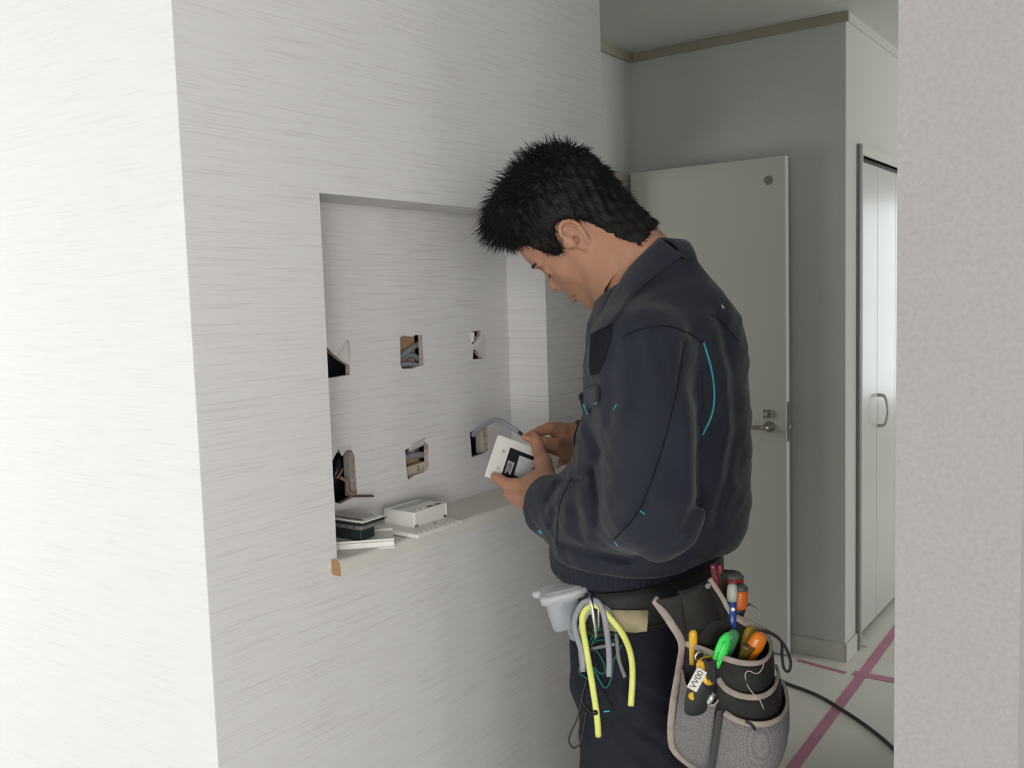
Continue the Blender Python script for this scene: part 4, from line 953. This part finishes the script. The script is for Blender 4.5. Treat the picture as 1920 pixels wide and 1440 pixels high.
bm = bmesh.new(); tube(bm, [top+dn*.025, top+dn*.09], .0066, 16, 1); bl = obj('barrel', bm, mplas('blue_plastic', (.02, .06, .28)), t, True)
bm = bmesh.new(); disc(bm, top+dn*.036-CF*.0066, -CF, .0028, .0004, 12); obj('printed_mark', bm, M_white, bl)
t = thing('red_pliers', 'dark red handled pliers tucked under the jacket behind the belt', 'pliers', pa(1338, 1070, -.02))
for k, (xa, xb, c_) in enumerate(((1336, 1346, 'muted red'), (1350, 1352, 'dark red'))):
    bm = bmesh.new(); tube(bm, [pa(xa, 1058, -.02-.01*k), pa((xa+xb)/2+1, 1085, -.02-.01*k), pa(xb, 1120, -.02-.01*k), pa(xb-4, 1150, -.02-.01*k)], [.0045, .0055, .0055, .004], 12, 4, flat=.7, up=PN); obj('handle', bm, mplas('maroon_grip', (.16, .02, .03)), t, True)
bm = bmesh.new(); tube(bm, [pa(1346, 1150, -.03), pa(1346, 1180, -.03)], [.008, .004], 10, 2); obj('jaws', bm, M_metal, t, True)
bm = bmesh.new(); tube(bm, [pa(1356, 1072, -.03), pa(1362, 1100, -.03), pa(1366, 1150, -.03), pa(1372, 1170, -.03)], [.008, .012, .013, .01], 12, 4); t2 = obj('rear_holster', bm, M_bag, pouch, True)
t = thing('cord_strap', 'thin black wrist cord looping out of the pouch at the right', 'cord', pa(1440, 1190, .02))
bm = bmesh.new(); tube(bm, [pa(1424, 1184, .020), pa(1440, 1186, .014), pa(1458, 1196, .008), (pa(1472, 1212, .004)), pa(1482, 1238, 0), pa(1481, 1255, 0), pa(1475, 1259, 0), pa(1469, 1250, 0), pa(1466, 1225, 0), pa(1466, 1206, .004), pa(1455, 1192, .010), pa(1436, 1182, .016)], .0021, 8, 5); obj('loop', bm, M_rubber, t, True)
bm = bmesh.new(); tube(bm, [pa(1396, 1126, -.02), pa(1404, 1132, -.02), pa(1413, 1137, -.02), pa(1421, 1142, -.02)], [.0010, .0008, .0006, .0004], 5, 3); tube(bm, [pa(1398, 1130, -.02), pa(1405, 1134, -.02), pa(1400, 1136, -.02)], .0008, 5, 3)
prop(obj('dark_thread', bm, mat('dark_maroon_thread', (.05, .02, .03), .8)), 'short dark red frayed thread by the orange screwdriver', 'thread')
def hd(x, y, off):
    zs = [pix(h[0])[2] for h in (hit(bt, x, y), hit(bb, x, y)) if h is not None]
    return (min(zs) if zs else None), off
def hang(pts, off=.010, default=1.43):
    """sight-line points lying just in front of the trousers or belt; pts=(x,y[,extra])"""
    Z = []
    for p in pts:
        z, _ = hd(p[0], p[1], off); Z.append(z)
    known = [(i, z) for i, z in enumerate(Z) if z is not None]
    if not known: known = [(0, default)]
    Zi = np.interp(range(len(Z)), [k[0] for k in known], [k[1] for k in known])
    out = []
    for p, z in zip(pts, Zi): out.append((p[0], p[1], min(z, default+.03)-off-(p[2] if len(p) > 2 else 0)))
    return out
# ================================================================== container on the belt
M_clear = mat('frosted_plastic', (.50, .53, .57), .35, spec=.4, alpha=.5, coat=.15)
M_clear2 = mat('frosted_plastic_lid', (.56, .575, .58), .33, spec=.4, alpha=.68, coat=.15)
c0 = at(1058, 1140, D=1.425)
t = thing('plastic_container', 'small frosted plastic parts container with a hinged lid on the belt front', 'container', c0)
def rrect(c, ux, uy, sx, sy, r, n=5):
    out = []
    for qx, qy, a0 in ((1, 1, 0), (-1, 1, 90), (-1, -1, 180), (1, -1, 270)):
        for k in range(n+1):
            a = math.radians(a0+90*k/n); out.append(c+ux*(qx*(sx/2-r)+r*math.cos(a))+uy*(qy*(sy/2-r)+r*math.sin(a)))
    return out
def stack(bm, secs, mi=0, cap0=True, cap1=True):
    rings = [[bm.verts.new(V(p)) for p in s] for s in secs]
    for A_, B_ in zip(rings, rings[1:]):
        n = len(A_)
        for i in range(n): f = bm.faces.new((A_[i], A_[(i+1) % n], B_[(i+1) % n], B_[i])); f.smooth = True
    if cap0: bm.faces.new(rings[0][::-1])
    if cap1: bm.faces.new(rings[-1])
cz = np.array([.10, .16, -.98]); cz /= np.linalg.norm(cz); cz = np.array([.13, -.16, -.97]); cz /= np.linalg.norm(cz)   # downwards, leaning
cx = np.array([.62, -.78, 0]); cx -= cz*(cx@cz); cx /= np.linalg.norm(cx); cyv = np.cross(cz, cx)
tc_ = at(1055, 1103, D=1.452)
bm = bmesh.new(); stack(bm, [rrect(tc_+cz*z, cx, cyv, .066*k, .046*k, .011*k) for z, k in ((.004, 1), (.020, .97), (.044, .93), (.056, .89), (.060, .80))]); ob = obj('box', bm, M_clear, t)
bm = bmesh.new(); stack(bm, [rrect(tc_+cx*.008+cz*z, cx, cyv, .036*k, .036*k, .011*k) for z, k in ((.044, 1), (.068, .95), (.079, .88), (.083, .7))]); obj('box_foot', bm, M_clear, t)
bm = bmesh.new(); stack(bm, [rrect(tc_+cz*z, cx, cyv, .078*k, .064*k, .014*k) for z, k in ((.011, 1), (.002, 1.0), (-.001, .96), (-.002, .86), (-.0022, .78), (-.0040, .74), (-.0046, .60), (-.0048, .3))]); lid = obj('lid', bm, M_clear2, t)
bm = bmesh.new(); tube(bm, [tc_-cx*.034+cyv*.0, tc_-cx*.044, tc_-cx*.047+cz*.001], [.006, .006, .004], 10, 3); obj('lid_tab', bm, M_clear2, lid, True)
bm = bmesh.new(); tube(bm, [tc_+cx*.036-cyv*.012, tc_+cx*.040, tc_+cx*.038+cyv*.014], .0022, 8, 3); obj('hinge', bm, M_clear2, lid, True)
for k, (ox, oy, oz) in enumerate(((.008, -.01, .030), (.016, .004, .042), (-.006, -.004, .048), (.02, -.012, .052))):
    bm = bmesh.new(); q = tc_+cx*ox+cyv*oy+cz*oz; tube(bm, [q, q+cx*.012+cz*(.006-.004*k), q+cx*.020+cyv*.004], .0009, 6, 2)
    obj('loose_screw', bm, mat('brass', (.55, .45, .22), .35, .9), t)
bm = bmesh.new(); tube(bm, [at(1092, 1112, D=1.53), at(1100, 1108, D=1.52), at(1104, 1118, D=1.51)], .0012, 6, 3); obj('belt_clip', bm, M_metal, t, True)
# ================================================================== carabiner, cable offcuts, cords
car = thing('carabiner', 'thin chrome carabiner hanging from the belt holding cable pieces', 'carabiner', at(1110, 1150, D=1.45))
HP = lambda pts, off: [at(x, y, D=z) for x, y, z in hang(pts, off)]
bm = bmesh.new(); tube(bm, HP([(1107, 1112), (1108, 1124), (1111, 1145, .006), (1116, 1175, .004), (1119, 1198)], .040), [.0030, .0032, .0026, .0024, .0022], 10, 5); obj('spine', bm, M_chrome, car, True)
bm = bmesh.new(); tube(bm, HP([(1107, 1112), (1113, 1112), (1121, 1135), (1123, 1170), (1121, 1194), (1119, 1198)], .005), .0022, 10, 5); obj('gate', bm, M_metal, car, True)
def cable(name, label, cat, pts, r, m, group=None, core=True, flat=1., cm_=None):
    P = smooth_pts(pts, 1); P = [at(x, y, D=z) for x, y, z in P]; t = thing(name, label, cat, P[0], group); bm = bmesh.new(); tube(bm, P, r, 12, 6, flat=flat, up=None); obj('sheath', bm, m, t, True)
    if core:
        e, d_ = P[-1], P[-1]-P[-2]; d_ /= np.linalg.norm(d_); s = np.cross(d_, CF); s /= np.linalg.norm(s)
        for k in (-1, 1):
            bm = bmesh.new(); tube(bm, [e-d_*.004+s*k*r*.4, e+d_*.0016+s*k*r*.4], r*.22, 8, 1); obj('core_wire', bm, cm_ or M_copper, t, True)
    return t
M_copper = mat('copper_core', (.55, .30, .18), .35, .8)
M_ylc = mat('pale_yellow_sheath', (.70, .74, .18), .45, coat=.1); M_glc = mat('light_grey_sheath', (.27, .275, .31), .45)
cable('yellow_cable_piece', 'pale yellow cable offcut bent over the carabiner with two hanging ends', 'cable', hang([(1122, 1380), (1119, 1340), (1110, 1280), (1100, 1220), (1092, 1170), (1095, 1148), (1107, 1136), (1122, 1137), (1145, 1160), (1168, 1190), (1182, 1225), (1186, 1265), (1183, 1323)], 0.017), .0048, M_ylc)
cable('grey_cable_piece', 'thick grey cable offcut bent over the carabiner above the yellow one', 'cable', hang([(1094, 1256), (1090, 1220), (1079, 1185), (1078, 1160), (1090, 1134), (1105, 1126), (1120, 1128), (1131, 1148), (1137, 1180), (1142, 1225), (1142, 1268)], 0.022), .0044, M_glc)
cable('grey_cable_piece', 'second grey cable offcut hanging just left of the yellow one', 'cable', hang([(1112, 1145), (1100, 1150), (1090, 1175), (1088, 1200), (1091, 1235), (1094, 1259)], 0.012), .0047, mat('speckled_grey_sheath', (.27, .275, .27), .5, var=(300, (.42, .42, .32), .12)), core=False)
cable('grey_cable_piece', 'thin grey cable offcut ending between the grey and yellow hanging ends', 'cable', hang([(1118, 1133), (1138, 1140), (1150, 1160), (1156, 1195), (1160, 1235), (1172, 1270)], 0.008), .0032, mat('dull_grey_sheath', (.17, .175, .175), .5), cm_=M_black)
bm = bmesh.new(); tube(bm, HP([(1109, 1216), (1130, 1212), (1153, 1207)], .005), .0030, 8, 3); prop(obj('cable_tie_bar', bm, mat('dull_grey_sheath2', (.20, .19, .195), .5), None, True), 'short horizontal grey cable scrap behind the hanging cable pieces', 'cable')
M_cord = mat('dark_teal_cord', (.010, .115, .105), .8)
bm = bmesh.new()
tube(bm, HP([(1126, 1178), (1112, 1192), (1106, 1205), (1120, 1222), (1133, 1245), (1134, 1260), (1125, 1262), (1112, 1250), (1120, 1268), (1135, 1290), (1146, 1272), (1150, 1240), (1158, 1225), (1166, 1208)], .004), .0016, 6, 5)
tube(bm, HP([(1110, 1180), (1118, 1190), (1108, 1210), (1122, 1200), (1150, 1200), (1160, 1190)], .004), .0014, 6, 5)
tube(bm, HP([(1100, 1248), (1088, 1250), (1087, 1260), (1095, 1268), (1108, 1276)], .004), .0016, 6, 5)
prop(obj('teal_cord', bm, M_cord, None, True), 'tangled dark teal cord looped below the carabiner', 'cord')
t = thing('black_lanyard', 'thin black lanyard loop with a bead hanging in front of the thigh', 'lanyard', at(1097, 1320, D=1.50))
bm = bmesh.new(); tube(bm, HP([(1100, 1275), (1092, 1305), (1083, 1345), (1070, 1375), (1067, 1392), (1075, 1402), (1086, 1396), (1094, 1370), (1099, 1335)], .004), .0014, 6, 5); obj('loop', bm, M_black, t, True)
bm = bmesh.new(); tube(bm, HP([(1090, 1300), (1093, 1318), (1103, 1332), (1116, 1337), (1121, 1335), (1117, 1328), (1108, 1305), (1100, 1303)], .004), .0011, 6, 5); obj('cord_knot', bm, M_black, t, True)
bm = bmesh.new(); q = HP([(1116, 1336)], .022)[0]; bmesh.ops.create_uvsphere(bm, u_segments=14, v_segments=10, radius=.0042, matrix=Matrix.Translation(V(q))); obj('bead', bm, mat('glossy_black', (.01, .01, .01), .1), t, True)
# ================================================================== device in the hands
dTL, dTR, dBL = at(938, 819, D=1.750), at(1046, 859, D=1.792), at(915, 892, D=1.738)
e1 = dTR-dTL; w1 = np.linalg.norm(e1); e1 /= w1; e2 = dBL-dTL; e2 -= e1*(e2@e1); h1 = np.linalg.norm(e2); e2 /= h1; e3 = np.cross(e1, e2)
if e3@CF < 0: e3 = -e3                                              # away from the camera
cD = dTL+e1*w1/2+e2*h1/2
dev = thing('intercom_unit', 'white wall unit held in both hands with a black printed back', 'wall unit', cD)
bm = bmesh.new(); obox(bm, cD+e3*.004, e1, e2, e3, w1, h1, .008, bev=.0025); obj('face_plate', bm, M_white, dev)
bm = bmesh.new(); obox(bm, cD+e3*.021-e1*.000, e1, e2, e3, w1*.86, h1*.86, .026, bev=.002); obj('housing', bm, M_white, dev)
def DP(px_, py_, lift):                                             # point on the back face by photo pixel
    r = CF+CR*((px_-960)/FPX)-CU*((py_-720)/FPX); t_ = ((cD-CAM)@e3-lift)/(r@e3); return CAM+r*t_
def quad(name, pts, lift, m, par, th=.0008, label=None):
    bm = bmesh.new(); bm.faces.new([bm.verts.new(V(DP(x, y, lift))) for x, y in pts]); o = obj(name, bm, m, par, False, label); thicken(o, th); return o
bp_ = quad('black_panel', [(957, 839), (1000, 856), (1012, 861), (985, 915), (940, 891)], .0006, mat('device_black', (.012, .012, .016), .4), dev)
quad('white_sticker', [(974, 854), (1004, 865), (990, 905), (964, 890)], .0016, mat('sticker_white', (.55, .56, .58), .5), dev)
s2 = quad('small_label', [(953, 863), (965, 868), (957, 890), (946, 887)], .0016, mat('sticker_grey', (.42, .41, .42), .5), dev)
for k in range(3):
    quad('printed_line', [(954.5+2.6*k, 867+k), (955.5+2.6*k, 867.5+k), (950.5+2.6*k, 881+k), (949.5+2.6*k, 880.5+k)], .0022, M_ink, s2, .0002)
quad('printed_mark', [(950, 883), (954, 884.5), (953, 889), (948, 887.5)], .0022, M_ink, s2, .0002)
for x, y in ((944, 846), (934, 877)):
    bm = bmesh.new(); disc(bm, DP(x, y, 0), -e3, .0032, .0012, 14, r2=.0024); obj('screw_boss', bm, mat('shadow_white', (.50, .48, .44), .5), dev)
cb = cable('house_cable', 'grey cable coming from the lower right wall hole to the held unit', 'cable', [(888, 815, 2.02), (896, 806, 1.97), (908, 797, 1.92), (925, 788, 1.87), (942, 791, 1.82), (960, 802, 1.79), (975, 812, 1.78), (988, 824, 1.775)], [.0055, .0055, .0055, .0052, .0050, .0045, .0042, .0035], M_glc, core=False)
cb['label'] = 'grey cable curving from the lower right wall hole to the held unit'
bm = bmesh.new(); tube(bm, [at(x, y, D=z) for x, y, z in ((973, 810, 1.774), (981, 817, 1.768), (990, 827, 1.764))], [.0030, .0026, .0022], 8, 4); obj('inner_wires', bm, M_black, cb, True, 'dark inner wires at the stripped cable end')
# ================================================================== things on the sill
def P3(p): return np.array(p, float)
Z0 = ZS+.0006
# white unit lying on its face
u1 = np.array([.133, -.001, 0]); c1 = np.array([1.285, 1.180, Z0])   # front-left corner and long side
u1 = np.array([.128, .012, 0]); n1 = np.array([-.012, .128, 0])/.1286
wu = thing('intercom_unit', 'white wall unit lying face down on the sill with slots on top', 'wall unit', (1.35, 1.235, Z0))
u1 = np.array([1., 0, 0]); n1 = np.array([0, 1., 0]); U1 = u1/np.linalg.norm(u1); UZ_ = np.array([0, 0, 1.]); cw = np.array([1.351, 1.2165, Z0])
bm = bmesh.new(); obox(bm, cw+UZ_*.0045, U1, n1, UZ_, .133, .120, .009, bev=.003); obj('face_plate', bm, M_white, wu)
bm = bmesh.new(); obox(bm, cw+UZ_*.0235+U1*.0195+n1*.0195, U1, n1, UZ_, .101, .078, .030, bev=.0015); hs = obj('housing', bm, M_white, wu)
hc = cw+UZ_*.0385+U1*.0195+n1*.0195
bm = bmesh.new(); obox(bm, hc+n1*.013, U1, n1, UZ_, .088, .020, .0012, bev=.0003); obj('grey_insert', bm, mat('grey_blue_insert', (.36, .38, .42), .4), wu)
bm = bmesh.new(); obox(bm, hc+n1*.013+U1*.002, U1, n1, UZ_, .06, .008, .0018, bev=.0003); obj('insert_rib', bm, mat('grey_blue_rib', (.46, .48, .52), .4), wu)
for k in (.010, .032):
    bm = bmesh.new(); obox(bm, hc-n1*.029+U1*k, U1, n1, UZ_, .015, .006, .0012, bev=.0003); sl = obj('terminal_slot', bm, M_black, wu)
    bm = bmesh.new(); tube(bm, [hc-n1*.029+U1*(k-.004)+UZ_*.001, hc-n1*.029+U1*(k+.004)+UZ_*.001], .0010, 6, 1); obj('terminal', bm, M_copper, sl)
for k in (-.030, -.012):
    bm = bmesh.new(); disc(bm, hc-n1*.031+U1*k, UZ_, .0022, .0015, 12); obj('screw_boss', bm, M_white, wu)
M_pcb = mat('dark_green_board', (.012, .028, .022), .5)
for ox, oz in ((-.025, .010), (.062, .011)):
    bm = bmesh.new(); obox(bm, cw+U1*(ox-.0)-n1*.0198+UZ_*(oz+.002), U1, n1, UZ_, .008, .002, .004); obj('side_slot', bm, M_pcb, wu)
bm = bmesh.new(); obox(bm, cw-n1*.030+UZ_*.0092+U1*(.018), U1, n1, UZ_, .008, .003, .0008); obj('plate_slot', bm, M_black, wu)
for k in range(9):
    bm = bmesh.new(); q = cw-n1*.054+UZ_*.009+U1*(-.055+.0137*k); disc(bm, q, UZ_, .0022, .0012, 10); obj('plate_stud', bm, M_white, wu)
for k in (-.046, .046):
    bm = bmesh.new(); obox(bm, hc-n1*.0395-UZ_*.014+U1*k, U1, n1, UZ_, .002, .002, .028); obj('housing_rib', bm, M_white, wu)
# dark opened unit on a white cover
pl = thing('cover_plate', 'white rounded cover plate lying flat at the left end of the sill', 'cover plate', (1.19, 1.23, Z0))
q0, q1 = at(636, 1033, Z=Z0), at(722, 1026, Z=Z0); ua = np.array([-1., 1., 0]); ua /= np.linalg.norm(ua); na = np.array([-ua[1], ua[0], 0])
na = -na if na[0] < 0 else na; cp = np.array([1.2105, 1.2365, Z0])
bm = bmesh.new(); obox(bm, cp+UZ_*.005, ua, na, UZ_, .120, .079, .010, bev=.004); obj('plate', bm, M_white, pl)
du = thing('circuit_unit', 'opened black device with a silver frame and green board resting on the white cover plate', 'device', (1.18, 1.24, Z0+.01))
ua = np.array([.05, -1., 0]); ua /= np.linalg.norm(ua); na = np.array([-ua[1], ua[0], 0]); cc = np.array([1.213, 1.245, Z0+.0105])
bm = bmesh.new(); obox(bm, cc+UZ_*.012-ua*.016, ua, na, UZ_, .055, .045, .022, bev=.002); obj('lower_block', bm, M_black, du)
bm = bmesh.new(); obox(bm, cc+UZ_*.011+ua*.020-na*.004, ua, na, UZ_, .026, .038, .020, bev=.0015); gb = obj('terminal_block', bm, M_pcb, du)
for k in range(3):
    bm = bmesh.new(); disc(bm, cc+UZ_*.0215+ua*(.012+.008*k)-na*.012, UZ_, .0022, .001, 10); obj('terminal_screw', bm, M_metal, gb)
bm = bmesh.new(); obox(bm, cc+UZ_*.026-ua*.004, ua, na, UZ_, .092, .060, .007, bev=.0008); fr = obj('metal_frame', bm, mat('zinc_frame', (.34, .33, .31), .45, .6), du)
for k in range(4):
    bm = bmesh.new(); disc(bm, cc+UZ_*.026-ua*(.030-.018*k)-na*.0302, -na, .0018, .0006, 10); obj('frame_hole', bm, M_black, fr)
bm = bmesh.new(); obox(bm, cc+UZ_*.0325-ua*.004, ua, na, UZ_, .098, .062, .005, bev=.0012); obj('top_tray', bm, M_black, du)
bm = bmesh.new(); obox(bm, cc+UZ_*.0365-ua*.006+na*.001, ua, na, UZ_, .100, .058, .003, bev=.0008); pp_ = obj('top_plate', bm, M_white, du)
bm = bmesh.new(); obox(bm, cc+UZ_*.0384-ua*.010+na*.004, ua, na, UZ_, .080, .040, .0008); obj('inset_panel', bm, mat('inset_grey', (.48, .45, .43), .5), du)
bm = bmesh.new(); obox(bm, cc+UZ_*.0386-ua*.008-na*.018, ua, na, UZ_, .082, .003, .0008); obj('inset_groove', bm, M_black, du)
bm = bmesh.new(); tube(bm, [cc+UZ_*.030+ua*.034+na*.024, cc+UZ_*.031+ua*.036+na*.036, cc+UZ_*.030+ua*.034+na*.048], [.004, .006, .002], 8, 3, flat=.3, up=(0, 0, 1)); obj('metal_tab', bm, mat('zinc_frame2', (.25, .24, .22), .4, .7), du, True)
# ================================================================== inside the wall holes
bm = bmesh.new(); box(bm, 1.430, 1.507, YB+.035, YB+.075, .90, 1.75, bev=.001); prop(obj('wall_stud', bm, M_wood), 'pale wooden stud visible inside the middle wall holes', 'stud')
def inner_cable(label, P, r, m=None):
    bm = bmesh.new(); tube(bm, P, r, 10, 6); prop(obj('house_cable', bm, m or M_glc, None, True), label, 'cable')
inner_cable('grey cable rising left to right across the upper middle wall hole', [(1.408, YB+.026, 1.325), (1.458, YB+.022, 1.343), (1.498, YB+.026, 1.357), (1.558, YB+.03, 1.37)], .0065)
inner_cable('grey cable arching below the crossing in the upper middle wall hole', [(1.428, YB+.026, 1.30), (1.458, YB+.030, 1.328), (1.488, YB+.032, 1.338), (1.518, YB+.032, 1.325), (1.548, YB+.03, 1.30)], .0065)
inner_cable('grey cable bowing along the bottom of the upper middle wall hole', [(1.40, YB+.020, 1.314), (1.45, YB+.018, 1.321), (1.50, YB+.020, 1.316)], .006)
inner_cable('grey cable arching in the top of the lower middle wall hole', [(1.428, YB+.025, 1.10), (1.463, YB+.025, 1.132), (1.498, YB+.025, 1.147), (1.558, YB+.025, 1.15)], .0075)
inner_cable('grey cable bending across the centre of the lower middle wall hole', [(1.428, YB+.018, 1.125), (1.468, YB+.020, 1.127), (1.508, YB+.022, 1.122), (1.558, YB+.025, 1.112)], .0075)
t = thing('switch_box', 'cream plastic switch box at the bottom of the lower middle wall hole', 'box', (1.46, YB+.02, 1.09))
bm = bmesh.new(); obox(bm, (1.46, YB+.022, 1.085), (1, 0, .06), (0, 1, 0), (0, 0, 1), .085, .018, .044, bev=.001); obj('case', bm, mat('cream_box', (.52, .47, .34), .5), t)
link('lettering', text_mesh('2', .016, frame((1.477, YB+.0125, 1.098), (1, 0, 0), (0, 0, 1), (0, -1, 0))), M_ink, t)
inner_cable('thin tan wire inside the upper left wall hole', [(1.21, YB+.03, 1.345), (1.225, YB+.03, 1.350), (1.238, YB+.03, 1.365), (1.245, YB+.03, 1.38)], .003, mat('tan_wire', (.42, .33, .22), .5))
inner_cable('grey cable standing at the left of the lower right wall hole', [(1.680, YB+.03, 1.07), (1.677, YB+.03, 1.12), (1.672, YB+.03, 1.17)], .0022, mat('shade_grey_sheath', (.13, .13, .13), .5))
inner_cable('twisted black cable bundle in the lower left wall hole', [(1.225, YB+.02, 1.07), (1.24, YB+.03, 1.10), (1.25, YB+.02, 1.13), (1.262, YB+.03, 1.15)], .007, mat('glossy_black_cable', (.015, .015, .02), .2))
inner_cable('light copper wire end in the lower left wall hole', [(1.240, YB+.010, 1.118), (1.25, YB+.008, 1.128), (1.258, YB+.012, 1.134)], .0022, M_copper)
inner_cable('brown wire curling down in the lower left wall hole', [(1.250, YB+.012, 1.118), (1.262, YB+.006, 1.108), (1.262, YB+.004, 1.090), (1.275, YB-.002, 1.080)], .0035, mat('brown_wire', (.26, .16, .11), .5))
bm = bmesh.new(); box(bm, 1.279, 1.283, YB+.0125, YB+.030, 1.075, 1.170); prop(obj('box_rim', bm, mat('box_grey', (.38, .37, .34), .6)), 'grey box side just inside the lower left wall hole', 'box rim')
bm = bmesh.new(); box(bm, 1.704, 1.710, YB+.0125, YB+.034, 1.095, 1.157); prop(obj('box_rim', bm, mat('box_cream', (.55, .52, .47), .6)), 'cream box side just inside the lower right wall hole', 'box rim')
# torn paper flaps
def flap(name, pts, label):
    bm = bmesh.new(); bm.faces.new([bm.verts.new(V(p)) for p in pts]); o = obj(name, bm, mat('torn_paper', (.64, .62, .59), .85)); thicken(o, .001); prop(o, label, 'paper flap')
flap('paper_flap', [(1.245, YB-.002, 1.353), (1.258, YB-.004, 1.362), (1.266, YB-.007, 1.380), (1.277, YB-.003, 1.379), (1.279, YB-.001, 1.334)], 'torn wallpaper flap curling over the upper left hole')
flap('paper_flap', [(1.664, YB-.003, 1.352), (1.696, YB-.008, 1.371), (1.699, YB-.001, 1.319), (1.679, YB-.004, 1.335), (1.668, YB-.004, 1.345)], 'torn wallpaper flap folded across the upper right hole')
flap('paper_flap', [(1.648, YB-.001, 1.378), (1.660, YB-.008, 1.378), (1.659, YB-.006, 1.358), (1.654, YB-.001, 1.354)], 'small curled paper sliver at the left of the upper right hole')
flap('paper_flap', [(1.435, YB-.001, 1.149), (1.452, YB-.006, 1.158), (1.486, YB-.003, 1.163), (1.487, YB+.004, 1.148), (1.440, YB+.002, 1.141)], 'torn beige paper strip over the lower middle hole')
flap('paper_flap', [(1.238, YB-.001, 1.177), (1.242, YB-.005, 1.162), (1.255, YB-.003, 1.171), (1.275, YB-.001, 1.170), (1.268, YB-.001, 1.180)], 'torn white paper edge above the lower left hole')
bm = bmesh.new(); obox(bm, (1.287, YB-.012, 1.077), (1, -.6, -.12), (.6, 1, 0), (0, 0, 1), .035, .010, .003, bev=.0008); o = obj('board_scrap', bm, mat('dark_board', (.10, .07, .06), .8)); prop(o, 'dark plasterboard splinter sticking out under the lower left hole', 'scrap')
